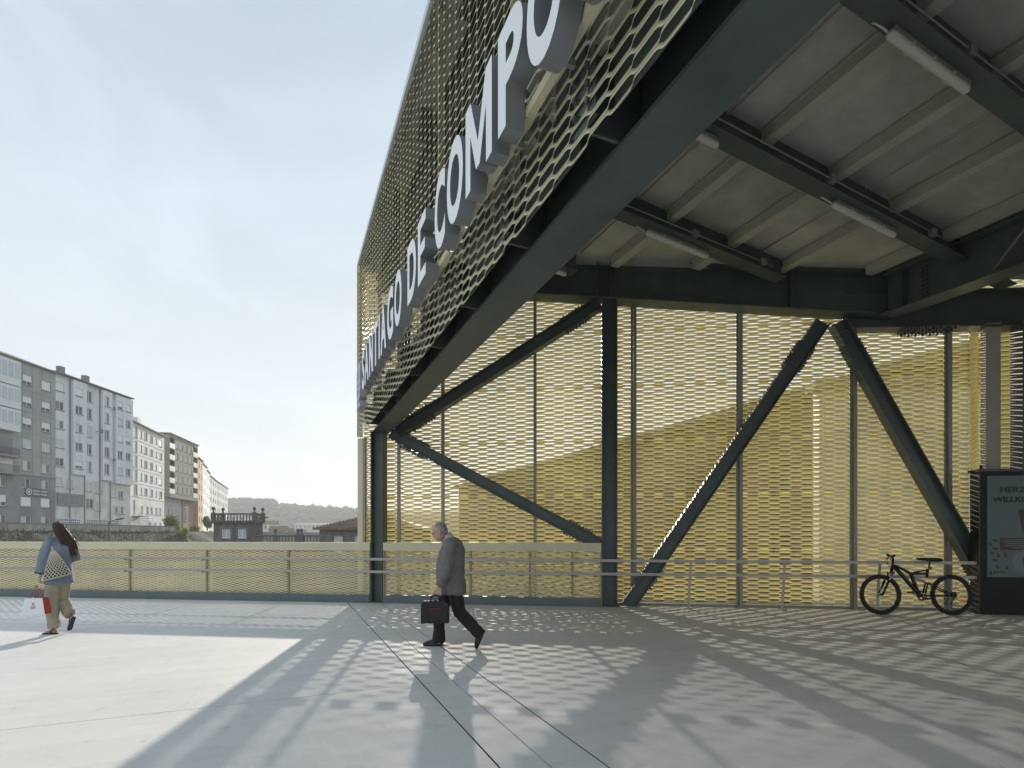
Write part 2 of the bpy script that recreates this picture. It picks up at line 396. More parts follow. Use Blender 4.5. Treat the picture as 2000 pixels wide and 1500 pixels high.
# beam continuing behind to the right
q0 = Vector((t_r - 0.9, 0.12, 0)); q1 = Vector((t_r + 6.5, 0.12, 0))
z0_ = wp(1790, 640, .12)[1]
MB().ibeam(q0 + Vector((0, 0, z0_ + .36)), q1 + Vector((0, 0, z0_ + .36 - .25)), 0.72, 0.34, 0.03, 0.02).build('wall_beam', STEEL, truss)
def bolts(mb, c, ax, nrm, along, n=5, gap=0.075, L_=0.05, r=0.017):
    for k in range(n):
        p = Vector(c) + Vector(along) * ((k - (n - 1) / 2) * gap)
        mb.tube([p, p + Vector(nrm) * L_], r, 6)
def brace(pa, pb, w=0.27, d=0.24, splices=(0.12, 0.88), yo=0.02):
    a = Vector((pa[0], yo, pa[1])); b = Vector((pb[0], yo, pb[1])); t = (b - a).normalized()
    s = Vector((0, 1, 0)).cross(t).normalized()
    root = None
    m = MB(); Y = (0, 1, 0)
    m.bar(a, b, 0.016, 0, Y) if False else None
    m.obox((a + b) / 2, (b - a) / 2, s * (w / 2 - .021), Vector((0, .01, 0)))
    for sg in (-1, 1): m.obox((a + b) / 2 + s * sg * (w / 2 - .01), (b - a) / 2, s * .01, Vector((0, d / 2, 0)))
    br = m.build('brace', STEEL, truss)
    Ln = (b - a).length
    for fr in splices:
        c = a + (b - a) * fr
        sp = MB()
        for sg in (-1, 1):
            sp.obox(c + s * sg * (w / 2 + .009), t * .28, s * .008, Vector((0, d / 2 - .012, 0)))
        for sg in (-1, 1): sp.obox(c + Vector((0, -sg * .020, 0)), t * .20, s * (w / 2 - .045), Vector((0, .008, 0)))
        sp.build('splice_plate', STEEL, br)
        bm_ = MB()
        for sg in (-1, 1):
            for yy in (-d / 2 + .04, -d / 2 + .09, d / 2 - .05):
                for hlf in (-1, 1): bolts(bm_, c + s * sg * (w / 2 + .017) + Vector((0, yy, 0)) + t * hlf * .15, None, s * sg, t, 4, .068, .032, .015)
        ob = bm_.build('bolts', BOLT, br); ob['kind'] = 'stuff'
    return br
brace(wp(762, 846), wp(1182, 1068), 0.25)
brace(wp(775, 845), wp(1172, 592), 0.25)
brace(wp(1226, 1184), wp(1607, 628), 0.28)
zf = wp(1955, 1190)
brace(wp(1636, 630), zf, 0.28)
# gusset with hanging bolts under the junction
gx = wp(1815, 640)
m = MB(); m.box(gx[0] - .45, gx[0] + .45, -.16, .26, gx[1] - .03, gx[1] - .005); m.build('gusset_plate', STEEL, truss)
m = MB()
for i in range(7):
    for j in range(4):
        p = Vector((gx[0] - .39 + i * .13, -.12 + j * .11, gx[1] - .03)); m.tube([p, p - Vector((0, 0, .06))], .022, 6)
m.build('bolts', BOLT, truss)['kind'] = 'stuff'
# right-hand steel column and pale column
tcr = wp(1996, 900, 0.1)[0]
hcol(tcr, 0.34, 0.30, 0.0, z0_ - .02)
tpc = wp(1934, 900, 0.1)[0]
MB().box(tpc - .13, tpc + .13, 0.02, 0.16, 0.0, z0_ - .01).build('flat_column', mat('beige_column', (0.40, 0.36, 0.29), 0.6, 0, .05, 3), truss)

# ------------------------------------------------------------------ canopy roof (b along x, a along y)
def zbb(b): return CZ + 5.45 - 0.11 * (b - 4)         # underside of cross beams
def zce(b): return zbb(b) + 0.40                        # ceiling underside
roof = empty('canopy_roof', (0, 0, 0), AB_RZ, 'sloping canopy with dark steel beams and grey wood-wool ceiling panels', 'canopy')
A_END = -7.0
beams_a = [9.66 - 2.005 * k for k in range(9)]
ribs_b = [2.05 + 1.385 * k for k in range(17)]
def awall(b, off=0.0): return (WC + off - WN[0] * b) / WN[1]
def bwall(a, off=0.0): return (WC + off - WN[1] * a) / WN[0] 
FBB = 1.98                                               # centre line of the facade beam
B_PRIM = 10.8
for a in beams_a:
    bR = 24.0
    # stop at the wall line
    bw = (WC - 0.22 - WN[1] * (a + .1)) / WN[0]
    if bw < FBB + 1: continue
    b1 = min(bR, bw)
    H = 0.47
    p0 = Vector((FBB - .2, a - .10, zbb(FBB - .2) + H / 2)); p1 = Vector((b1, a - .10, zbb(b1) + H / 2))
    MB().ibeam(p0, p1, H, 0.27, 0.022, 0.014).build('cross_beam', STEEL, roof)
for b in ribs_b:
    aw = awall(b, -0.25)
    m = MB(); z = zce(b)
    m.box(b - .12, b + .12, A_END, aw, z - .03, z - .002); m.box(b - .09, b + .09, A_END, aw, z - .165, z - .0305)
    m.build('rib', RIB, roof)
bnds = [1.60] + ribs_b + [25.5]
abn = [A_END] + [a - .10 for a in reversed(beams_a)] + [13.5]
for i in range(len(bnds) - 1):
    for j in range(len(abn) - 1):
        q = [(bnds[i] + .003, abn[j] + .004), (bnds[i + 1] - .003, abn[j] + .004), (bnds[i + 1] - .003, abn[j + 1] - .004), (bnds[i] + .003, abn[j + 1] - .004)]
        q = clip(q, WN[0], WN[1], WC + 0.0)
        if len(q) < 3: continue
        MB().prism(q, lambda x, y: zce(x), lambda x, y: zce(x) + .06).build('ceiling_panel', CEIL, roof)
q = clip([(1.70, A_END), (25.5, A_END), (25.5, 15), (1.62, 15)], WN[0], WN[1], WC + 0.18)
MB().prism(q, lambda x, y: zce(x) + .07, lambda x, y: zce(x) + .14).build('roof_sheet', GALV, roof)
# primary beam towards the camera and its tie rod
HP = 0.78
zp = CZ + 4.22
aw = awall(B_PRIM, -0.1)
MB().ibeam((B_PRIM, A_END, zp + HP / 2), (B_PRIM, aw, zp + HP / 2), HP, 0.42, 0.03, 0.02).build('primary_beam', STEEL, roof)
for a_ in (aw - .35, aw - 2.2, aw - 4.2):
    MB().box(B_PRIM - .19, B_PRIM - .011, a_ - .01, a_ + .01, zp + .032, zp + HP - .032).build('stiffener', STEEL, roof)
m = MB()
for k in range(8): m.tube([(B_PRIM - .012, aw - .62, zp + .1 + k * .08), (B_PRIM - .045, aw - .62, zp + .1 + k * .08)], .02, 6); m.tube([(B_PRIM - .012, aw - .70, zp + .1 + k * .08), (B_PRIM - .045, aw - .70, zp + .1 + k * .08)], .02, 6)
m.build('bolts', BOLT, roof)['kind'] = 'stuff'
MB().tube([(B_PRIM - .16, aw - 1.75, zp + .07), (B_PRIM - 1.1, aw - 3.2, zbb(B_PRIM - 1.1) + .25)], .014, 8).build('tie_rod', GALV, roof, True)
# facade beam
z0f = Z_FB
HF = 0.50
af = awall(FBB, 0.15)
p0 = Vector((FBB, A_END, z0f + HF / 2)); p1 = Vector((FBB, af, z0f + HF / 2))
fb = MB().ibeam(p0, p1, HF, 0.36, 0.03, 0.02).build('facade_beam', STEEL, roof)
k = 0
a_ = af - 0.75
while a_ > A_END + .5:
    m = MB()      # bracket with end plate
    m.box(FBB - .40, FBB - .02, a_ - .012, a_ + .012, z0f + .04, z0f + HF - .04); m.box(FBB - .405, FBB - .39, a_ - .12, a_ + .12, z0f + .06, z0f + HF - .06)
    m.build('facade_bracket', STEEL, fb)
    m = MB()
    for yy in (-.07, .07):
        for zz in (.16, .26, .36): m.tube([(FBB - .405, a_ + yy, z0f + zz), (FBB - .44, a_ + yy, z0f + zz)], .018, 6)
    m.build('bolts', BOLT, fb)['kind'] = 'stuff'
    m = MB(); m.bar((FBB - .30, a_ - .16, z0f + .30), (FBB - .30, a_ - 1.05, z0f + .30), .02, .42); m.build('edge_plate', STEEL, fb)
    a_ -= 1.26
# upper chord and hangers behind the facade mesh
MB().ibeam((FBB + .02, A_END, zbb(FBB) - .14), (FBB + .02, af, zbb(FBB) - .14), 0.28, 0.24, .02, .014).build('upper_chord', STEEL, roof)
for a in beams_a:
    if a < af: MB().bar((FBB, a - .1, z0f + HF), (FBB, a - .1, zbb(FBB) - .28), .16, .16, (0, 1, 0)).build('hanger', STEEL, roof)
bsp = [a - .1 for a in beams_a if a < af]
for i in range(len(bsp) - 1):
    MB().bar((FBB, bsp[i], zbb(FBB) - .3), (FBB, bsp[i + 1], z0f + HF), .12, .12).build('web_diagonal', STEEL, roof)

# ------------------------------------------------------------------ facade screen (local: b = x, a = y)
B_F = 1.571
a_c = Vector((-3.464, 12.2, 0)).dot(AY)
ZF0, ZF1 = 3.70, 7.56
fac = empty('facade_screen', BX * B_F + AY * a_c, AB_RZ - math.pi / 2, 'champagne expanded-metal facade screen wrapping the canopy front above the beam', 'screen')
# local x runs along -a (towards the camera), local y = +b ... outward is -y, so panels are mirrored in y
flen = a_c - A_END
npan = 9; pw = flen / npan
for k in range(npan):
    mb = expanded(k * pw + .01, (k + 1) * pw - .01, ZF0, ZF1, LW, SW, 0.345 * SW, ALPHA_F, 0.0032, seg=6 if k < 3 else 9, jitter=0.001, seam=.25)
    mb.v = [(x, -y, z) for (x, y, z) in mb.v]
    mb.build('mesh_panel', GOLD_F, fac, True)
    MB().box(k * pw - .03, k * pw + .03, .07, .13, ZF0 + .34, ZF1).build('post', GOLD_PLATE, fac)
    for zz in (4.3, 5.2, 6.1, 7.0):
        MB().box(k * pw + .035, k * pw + .085, .02, .075, zz, zz + .05).build('fixing_tab', SILVER, fac)
MB().box(-.06, flen, -.045, .09, ZF1 + .002, ZF1 + .10).build('top_flashing', SILVER, fac)
MB().box(-.035, -.012, -.05, .08, ZF0, ZF1).build('corner_trim', GOLD_PLATE, fac)

# ------------------------------------------------------------------ the sign
sign = empty('station_sign', BX * B_F + AY * a_c, AB_RZ - math.pi / 2, 'large raised white letters with grey sides mounted on the facade screen', 'sign')
def textmesh(ch, size=1.0, extr=0.0, offset=0.0, bold=0):
    cu = bpy.data.curves.new('txt', 'FONT'); cu.body = ch; cu.size = size; cu.extrude = extr; cu.offset = offset; cu.resolution_u = 6
    ob = bpy.data.objects.new('txt', cu); COL.objects.link(ob)
    bpy.context.view_layer.update()
    dg = bpy.context.evaluated_depsgraph_get()
    me = bpy.data.meshes.new_from_object(ob.evaluated_get(dg))
    bpy.data.objects.remove(ob); bpy.data.curves.remove(cu)
    return me
LB = 1.38 / 1.086                   # b of the front faces
LZ0, LZ1 = CZ + 2.545, CZ + 3.19
LD = 0.13
def a_at(d): return (LB - BX.y * d) / BX.x * AY.x + d * AY.y          # a of a point with depth d on the letter plane
first = {'s': 9.53}
letters = [('S', 9.53, .30), ('A', 9.22, .44), ('N', 8.74, .40), ('T', 8.31, .40), ('I', 7.86, .105), ('A', 7.70, .44), ('G', 7.20, .42), ('O', 6.735, .44),
           ('D', 6.02, .42), ('E', 5.55, .33), ('C', 4.93, .34), ('O', 4.56, .44), ('M', 4.09, .56), ('P', 3.47, .39), ('O', 3.06, .44), ('S', 2.60, .36), ('T', 2.22, .38), ('E', 1.80, .33), ('L', 1.42, .32), ('A', 1.08, .44)]
def put_letter(me, x0, x1, z0, z1, name, mats):
    xs = [v.co.x for v in me.vertices]; ys = [v.co.y for v in me.vertices]
    ax, bx_, ay, by = min(xs), max(xs), min(ys), max(ys)
    for v in me.vertices:
        u = (v.co.x - ax) / (bx_ - ax); w = (v.co.y - ay) / (by - ay); front = v.co.z > 0
        v.co = (x0 + u * (x1 - x0), (LB - B_F) + (0 if front else LD), z0 + w * (z1 - z0))
    me.materials.clear()
    for m_ in mats: me.materials.append(m_)
    me.update()
    for p in me.polygons: p.material_index = 0 if abs(p.normal.y) > 0.9 and p.center.y < (LB - B_F) + .01 else 1
    return link(name, me, sign)
def stroke_letter(ch):
    P = {'M': [[(0, 0), (.20, 0), (.20, .62), (.43, .12), (.57, .12), (.80, .62), (.80, 0), (1, 0), (1, 1), (.79, 1), (.5, .40), (.21, 1), (0, 1)]],
         'N': [[(0, 0), (.24, 0), (.24, .60), (.74, 0), (1, 0), (1, 1), (.76, 1), (.76, .40), (.26, 1), (0, 1)]],
         'T': [[(.37, 0), (.63, 0), (.63, .83), (1, .83), (1, 1), (0, 1), (0, .83), (.37, .83)]],
         'I': [[(0, 0), (1, 0), (1, 1), (0, 1)]],
         'E': [[(0, 0), (1, 0), (1, .17), (.32, .17), (.32, .42), (.90, .42), (.90, .585), (.32, .585), (.32, .83), (1, .83), (1, 1), (0, 1)]],
         'L': [[(0, 0), (1, 0), (1, .17), (.32, .17), (.32, 1), (0, 1)]]}
    if ch not in P: return None
    m = MB()
    for poly in P[ch]: m.prism(poly, -.1, .1)
    return m.mesh('letter', WHITE)
for ch, d, w in letters:
    me = stroke_letter(ch) or textmesh(ch, 1.0, 0.1, 0.034)
    x0 = a_c - a_at(d)
    ov = .012 if ch in 'SOCG' else 0
    put_letter(me, x0, x0 + w, LZ0 - ov, LZ1 + ov, 'letter', [WHITE, LGREY])
# emblem plate before the name: slotted rounded plate over a small base bar
x0e, x1e = a_c - a_at(10.25), a_c - a_at(9.78)
yf = LB - B_F
def rrect(x0, x1, z0, z1, r, n=8):
    pts = []
    for (cx, cz, a0) in ((x1 - r, z1 - r, 0), (x0 + r, z1 - r, 90), (x0 + r, z0 + r, 180), (x1 - r, z0 + r, 270)):
        for k in range(n + 1):
            a = math.radians(a0 + 90 * k / n); pts.append((cx + r * math.cos(a), cz + r * math.sin(a)))
    return pts
XZ = Matrix(((1, 0, 0, 0), (0, 0, 1, 0), (0, 1, 0, 0), (0, 0, 0, 1)))       # (x,y,z)->(x,z,y)
EMB = mat('emblem_grey', (0.40, 0.42, 0.44), 0.4, .2)
MB().prism(rrect(x0e, x1e, LZ0 - .06, LZ1 - .03, .18), yf, yf + LD, M=XZ).build('emblem_plate', EMB, sign)
for (u0, u1, w0, w1) in ((.28, .72, .60, .86), (.30, .42, .18, .30), (.58, .70, .18, .30), (.25, .75, .40, .48)):
    X = lambda u: x0e + u * (x1e - x0e); Z = lambda w: LZ0 - .06 + w * (LZ1 - LZ0)
    MB().box(X(u0), X(u1), yf - .004, yf - .0005, Z(w0), Z(w1)).build('emblem_mark', LGREY, sign)
MB().box(x0e + .02, x1e - .02, yf, yf + LD, LZ0 - .20, LZ0 - .12).build('emblem_base', EMB, sign)
MB().box(x0e - .1, a_c - A_END - 7.4, yf + LD + .01, yf + LD + .06, CZ + 2.64, CZ + 2.70).build('mounting_rail', GOLD_PLATE, sign)
for k in range(14):
    xx = x0e + .2 + k * .7
    MB().box(xx, xx + .03, yf + LD + .061, -.05, CZ + 2.65, CZ + 2.69).build('rail_bracket', GALV, sign)

# ------------------------------------------------------------------ low parapets
PLINTH = mat('plinth_steel', (0.125, 0.165, 0.175), 0.45, 0, 0.08, 2)
def parapet(t0, t1, post_list, label):
    r = empty('parapet', WO + WU * t0, W_RZ, label, 'parapet')
    L_ = t1 - t0; yf = -0.13; zt = 1.315
    zc0 = zt - .175
    segs = [0] + [p for p in post_list if 0.3 < p < L_ - .3] + [L_]
    # cap in two lengths
    cj = [0, L_ * .62, L_] if L_ < 6 else [0, L_ * .25, L_ * .5, L_ * .75, L_]
    for k in range(len(cj) - 1):
        m = MB(); m.box(cj[k] + .001, cj[k + 1] - .001, yf - .02, yf + .22, zc0, zt); m.build('cap', GOLD_PLATE, r)
    for k in range(len(segs) - 1):
        mb = expanded(segs[k] + .012, segs[k + 1] - .012, 0.165, zc0 - .01, 0.195, 0.054, 0.375 * .054, math.radians(70), 0.0, seg=6, jitter=.001)
        mb.build('mesh_panel', GOLD_P, r, True, (0, yf + .03, 0))
    for s in segs:
        MB().box(s - .018 if s else 0, s + .018 if s < L_ else L_, yf - .012, yf + .10, 0.02, zc0 - .002).build('post', mat('post_olive', (0.34, 0.32, 0.21), .5, .1), r)
    MB().box(0, L_, yf - .03, yf + .06, 0.004, 0.175).build('plinth', PLINTH, r)
    MB().box(0, L_, yf - .055, yf - .0305, 0.004, 0.03).build('plinth_foot', PLINTH, r)
    return r
tl = -13.6
tleft = tc1 - .15
ppx = [wp(p, 1100)[0] - tl for p in (-330, -175, -30, 110, 262, 411, 569)]
parapet(tl, tleft, ppx, 'long low parapet with pale olive cap and fine mesh panels, running under the open sky')
t2a, t2b = tc1 + .15, tc2 - .17
parapet(t2a, t2b, [wp(921, 1100)[0] - t2a, wp(1036, 1100)[0] - t2a, wp(1118, 1100)[0] - t2a], 'short low parapet with olive cap between the two steel columns')

# ------------------------------------------------------------------ handrail
hr = empty('handrail', WO, W_RZ, 'double flat-bar handrail running past the parapets and the mesh screen', 'handrail')
zr1, zr2 = 0.957, 0.685
t_k = wp(1898, 1100)[0]
for z in (zr1, zr2):
    MB().box(tl, t_k + 1.2, -.285, -.265, z - .028, z + .028).build('rail', RAILM, hr)
    for t in [tl + p for p in ppx] + [tleft - .06, t2a + .03, wp(921, 1100)[0], wp(1118, 1100)[0], wp(1172, 1100)[0]]:
        MB().box(t - .02, t + .02, -.2645, -.165, z - .045, z - .02).build('bracket', BOLT, hr)
for px in (1341, 1520, 1701):
    t = wp(px, 1150)[0]
    m = MB(); m.bar((t - .015, -.25, 0.0), (t + .035, -.25, zr1 - .03), .05, .012, (0, 1, 0)); m.box(t - .07, t + .07, -.30, -.20, 0.0, .012)
    m.build('stanchion', RAILM, hr)

# ------------------------------------------------------------------ tube lights on the cross beams
def b_at(px, a):
    k = (px - 1000) / F         # X = BX.x*b + AY.x*a ; d = BX.y*b + AY.y*a
    return (k * AY.y - AY.x) * a / (BX.x - k * BX.y)
def tubelight(a, px0, px1, label):
    b0, b1 = b_at(px0, a), b_at(px1, a); z0, z1 = zbb(b0) - .075, zbb(b1) - .075
    r = empty('tube_light', BX * b0 + AY * a + Vector((0, 0, z0)), AB_RZ, label, 'light', 'tube lights under the canopy beams')
    L_ = b1 - b0; dz = z1 - z0
    P = lambda s, z=0.0, y=0.0: (s * L_, y, dz * s + z)
    MB().tube([P(0), P(.015), P(.03), P(.97), P(.985), P(1)], [(.026), (.042), (.048), (.048), (.042), (.026)], 14).build('diffuser', LAMPW, r, True)
    m = MB(); m.bar(P(.02, .045), P(.98, .045), .10, .045); m.build('housing', GALV, r)
    for s in (.25, .5, .75): MB().bar(P(s - .012, 0), P(s + .012, 0), .112, .06).build('clip', LAMPW, r)
    MB().tube([P(-.005), P(-.05, .01), P(-.10, .05, .03), P(-.12, .09, .07), P(-.15, .16, .10)], .011, 8).build('cable', LAMPW, r, True)
    return r
tubelight(3.60, 1735, 1890, 'long opal tube light on the steel beam nearest the canopy mouth')
tubelight(5.58, 1626, 1748, 'opal tube light in the middle of the long cross beam meeting the primary beam')
tubelight(5.58, 1290, 1402, 'tube light mostly hidden behind the facade beam, its cable loop showing')
tubelight(7.60, 1262, 1383, 'short-looking opal tube light on the cross beam closest to the wall beam')
tubelight(9.57, 985, 1106, 'tube light end peeking out beside the facade beam above the brace')

# conduits and junction boxes fixed to the cross beams
for a_, px0, px1 in ((3.42, 1640, 2090), (5.40, 1330, 1850), (7.42, 1180, 1510)):
    b0, b1 = b_at(px0, a_), b_at(px1, a_)
    MB().tube([(b0, a_, zbb(b0) + .10), (b1, a_, zbb(b1) + .10)], .012, 8).build('conduit', GALV, roof, True)
    for u in (.08, .5, .93):
        bb = b0 + (b1 - b0) * u; MB().box(bb - .06, bb + .06, a_ - .035, a_ + .035, zbb(bb) + .045, zbb(bb) + .155).build('junction_box', GALV, roof)
for bb in (5.5, 8.3): MB().tube([(bb, A_END, zce(bb) - .03), (bb, awall(bb, -.5), zce(bb) - .03)], .012, 8).build('conduit', GALV, roof, True)
# ------------------------------------------------------------------ ground and hills
GRASSY = mat('far_ground', (0.16, 0.15, 0.11), 0.95, 0, 0, 0.02, col2=(0.09, 0.11, 0.06))
g = MB().box(-1500, 1500, -200, 1700, -9.0, -7.0).build('ground', GRASSY); lab(g, 'low ground below the bridge', kind='structure')
def hnoise(x, s):
    return math.sin(x * 0.013 * s + 1.3) * .5 + math.sin(x * 0.031 * s + .4) * .3 + math.sin(x * 0.071 * s + 2.2) * .2
HILLM = mat('hill_woodland', (0.060, 0.075, 0.035), 0.95, 0, 0.35, 0.02)
def hill(name, d, pts, depth, label):
    m = MB(); xs = [p[0] for p in pts]
    N = 90; rows = []
    for i in range(N + 1):
        px = xs[0] + (xs[-1] - xs[0]) * i / N
        for k in range(len(pts) - 1):
            if pts[k][0] <= px <= pts[k + 1][0]:
                u = (px - pts[k][0]) / (pts[k + 1][0] - pts[k][0]); py = pts[k][1] + (pts[k + 1][1] - pts[k][1]) * u; break
        P = atd(px, py, d); rows.append((P.x, P.z + hnoise(P.x, 1) * d * .0012))
    prof = [(-.45, 0.0), (-.30, .25), (-.15, .62), (-.05, .92), (0, 1.0), (.2, .9), (.6, .5), (1.0, .0)]
    for i, (x, z) in enumerate(rows):
        for (u, h) in prof: m.v.append((x * (1 + u * depth / d * .6), d + u * depth, -7.5 + (z + 7.5) * h))
    n = len(prof)
    for i in range(N):
        for k in range(n - 1):
            a = i * n + k; m.f.append((a, a + 1, a + n + 1, a + n)); m.m.append(0)
    o = m.build(name, HILLM, None, True); lab(o, label, kind='structure'); return rows
rowsA = hill('hill', 700, [(-900, 1015), (200, 1000), (420, 982), (500, 984), (520, 991), (600, 998), (700, 1002), (900, 1004), (1500, 1000), (2900, 1015)], 260, 'wooded hill beyond the town')
rowsB = hill('hill', 1000, [(-300, 1010), (380, 990), (560, 997), (640, 994), (760, 998), (1400, 995), (2300, 1010)], 300, 'distant wooded ridge')
# woodland crowns along the slopes and crests: one mass
def crown_mass(name, spots, mt, seed):
    rng = random.Random(seed); m = MB()
    for (x, y, z, r) in spots:
        n = 7; rg = []
        k0 = len(m.v)
        lv = [(-.6, .5), (-.2, .95), (.25, 1.0), (.65, .7), (1.0, .12)]
        for (h, w) in lv:
            for k in range(n):
                a = 2 * math.pi * k / n + rng.uniform(-.3, .3); rr = r * w * rng.uniform(.75, 1.2)
                m.v.append((x + rr * math.cos(a), y + rr * math.sin(a), z + r * h * rng.uniform(.85, 1.2)))
        for i in range(len(lv) - 1):
            for k in range(n):
                a = k0 + i * n + k; b = k0 + i * n + (k + 1) % n; m.f.append((a, b, b + n, a + n)); m.m.append(0)
        m.f.append(tuple(k0 + (len(lv) - 1) * n + k for k in range(n))); m.m.append(0)
    return m.build(name, mt)
rng = random.Random(3); spots = []
for (rows, d, depth) in ((rowsA, 700, 260), (rowsB, 1000, 300)):
    for k in range(1500 if d < 900 else 700):
        i = rng.randrange(len(rows) - 1); u = rng.random()
        x = rows[i][0] + (rows[i + 1][0] - rows[i][0]) * u; z = rows[i][1] + (rows[i + 1][1] - rows[i][1]) * u
        px = x / d * F + 1000
        if px < 380 or px > 780: continue
        uu = rng.choice([-.36, -.28, -.2, -.12, -.05, -.02, 0, 0]); h = {-.36: .15, -.28: .3, -.2: .49, -.12: .7, -.05: .92, -.02: .97, 0: 1.0}[uu]
        spots.append((x * (1 + uu * depth / d * .6), d + uu * depth, -7.5 + (z + 7.5) * h + rng.uniform(-1, 1), rng.uniform(3.0, 7.0) * (1 if d < 900 else 1.3)))
# fill the visible wedge evenly
for k in range(1100):
    px = rng.uniform(430, 720); uu = rng.choice([-.3, -.2, -.1, -.03, 0, 0, 0]); d = 700; depth = 260
    x = (px - 1000) / F * d
    for i in range(len(rowsA) - 1):
        if rowsA[i][0] <= x <= rowsA[i + 1][0]: z = rowsA[i][1]; break
    h = {-.3: .25, -.2: .49, -.1: .77, -.03: .95, 0: 1.0}[uu]
    spots.append((x * (1 + uu * depth / d * .6), d + uu * depth, -7.5 + (z + 7.5) * h, rng.uniform(2.5, 6.5)))
o = crown_mass('woodland', spots, mat('woodland_leaf', (0.055, 0.075, 0.032), .9, 0, .4, .05), 5); lab(o, 'far woodland covering the hills', 'trees', kind='stuff')

# ------------------------------------------------------------------ buildings across the tracks
REND_GREY = mat('render_grey', (0.31, 0.315, 0.315), 0.9, 0, 0, 0.8, col2=(0.40, 0.405, 0.40), stretch=(1.2, 1.2, .2))
REND_DARK = mat('render_dark', (0.19, 0.195, 0.205), 0.9, 0, 0, 0.45, col2=(0.32, 0.325, 0.34), stretch=(1, 1, .6))
REND_BLUE = mat('render_pale_blue', (0.80, 0.82, 0.85), 0.9, 0, 0, 0.9, col2=(0.62, 0.64, 0.68), stretch=(1.5, 1.5, .16))
REND_WHITE = mat('render_white', (0.80, 0.80, 0.79), 0.9, 0, 0, 0.9, col2=(0.62, 0.62, 0.61), stretch=(1.5, 1.5, .16))
REND_STAIN = mat('render_stained', (0.80, 0.80, 0.79), 0.9, 0, 0, 0.7, col2=(0.46, 0.46, 0.45), stretch=(1, 1, .35))
REND_OLIVE = mat('render_olive', (0.28, 0.275, 0.20), 0.9, 0, .08, .3)
REND_ORANGE = mat('render_orange', (0.47, 0.30, 0.19), 0.9, 0, .12, .4)
BRICKM = mat('brick_wall', (0.30, 0.22, 0.17), 0.9, 0, .25, 1.5)
STONE = mat('dark_granite', (0.17, 0.163, 0.15), 0.9, 0, 0, 1.1, col2=(0.075, 0.072, 0.068), bump=.3, bscale=8)
STONE2 = mat('weathered_stone', (0.24, 0.225, 0.20), 0.9, 0, 0, 1.0, col2=(0.13, 0.125, 0.115), bump=.3, bscale=8)
ROOFM = mat('grey_roof', (0.20, 0.18, 0.16), 0.85, 0, .2, .6)
TILE = mat('clay_tile', (0.22, 0.15, 0.115), 0.85, 0, .25, 1.5)
FRAMEW = mat('window_frame_white', (0.80, 0.80, 0.80), 0.5)
FRAMED = mat('window_frame_dark', (0.10, 0.10, 0.10), 0.5)
PANE_L = mat('pane_curtained', (0.50, 0.545, 0.58), 0.12, 0, .12, .8)
PANE_D = mat('pane_dark', (0.035, 0.045, 0.055), 0.06)
PANE_M = mat('pane_grey', (0.13, 0.155, 0.175), 0.08, 0, .25, .6)
BLIND = mat('roller_blind', (0.80, 0.80, 0.80), 0.6)
SILL = mat('sill_grey', (0.22, 0.22, 0.22), .8)
WHITEP = mat('white_panel', (0.74, 0.75, 0.76), .5, 0, .05, 2)
wcache = {}
def win_mesh(w, h, kind):
    key = (round(w, 2), round(h, 2), kind)
    if key in wcache: return wcache[key]
    fr = MB(); t = .075
    fr.box(0, w, -.03, .03, 0, t); fr.box(0, w, -.03, .03, h - t, h); fr.box(0, t, -.03, .03, t + .001, h - t - .001); fr.box(w - t, w, -.03, .03, t + .001, h - t - .001)
    if w > .7: fr.box(w / 2 - .04, w / 2 + .04, -.025, .025, t + .001, h - t - .001)
    sl = MB().box(-.06, w + .06, -.24, .0, -.10, -.012)
    pa = MB(); half = w / 2
    if kind == 'L': pa.box(t, w - t, 0, .012, t, h - t, 0)
    elif kind == 'D': pa.box(t, w - t, 0, .012, t, h - t, 1)
    elif kind == 'M': pa.box(t, half, 0, .012, t, h - t, 0); pa.box(half, w - t, .002, .014, t, h - t, 2)
    elif kind == 'X': pa.box(t, half, 0, .012, t, h - t, 2); pa.box(half, w - t, .002, .014, t, h - t, 1)
    else:
        k = .35 if kind == 'B' else .08
        pa.box(t, w - t, 0, .012, t, h * k, 1)
    bl = None
    if kind in 'BC': bl = MB().box(t, w - t, -.045, -.031, h * (.35 if kind == 'B' else .08), h - t)
    wcache[key] = (fr.mesh('window', FRAMEW), pa.mesh('pane', [PANE_L, PANE_D, PANE_M]), sl.mesh('sill', SILL), bl.mesh('blind', BLIND) if bl else None)
    return wcache[key]
def put_window(parent, x, z, w, h, kind, y=.14, sill=True):
    a, b, c, d = win_mesh(w, h, kind)
    o = link('window', a, parent, (x, y, z)); link('pane', b, o)
    if sill: link('sill', c, o)
    if d: link('blind', d, o)
    return o
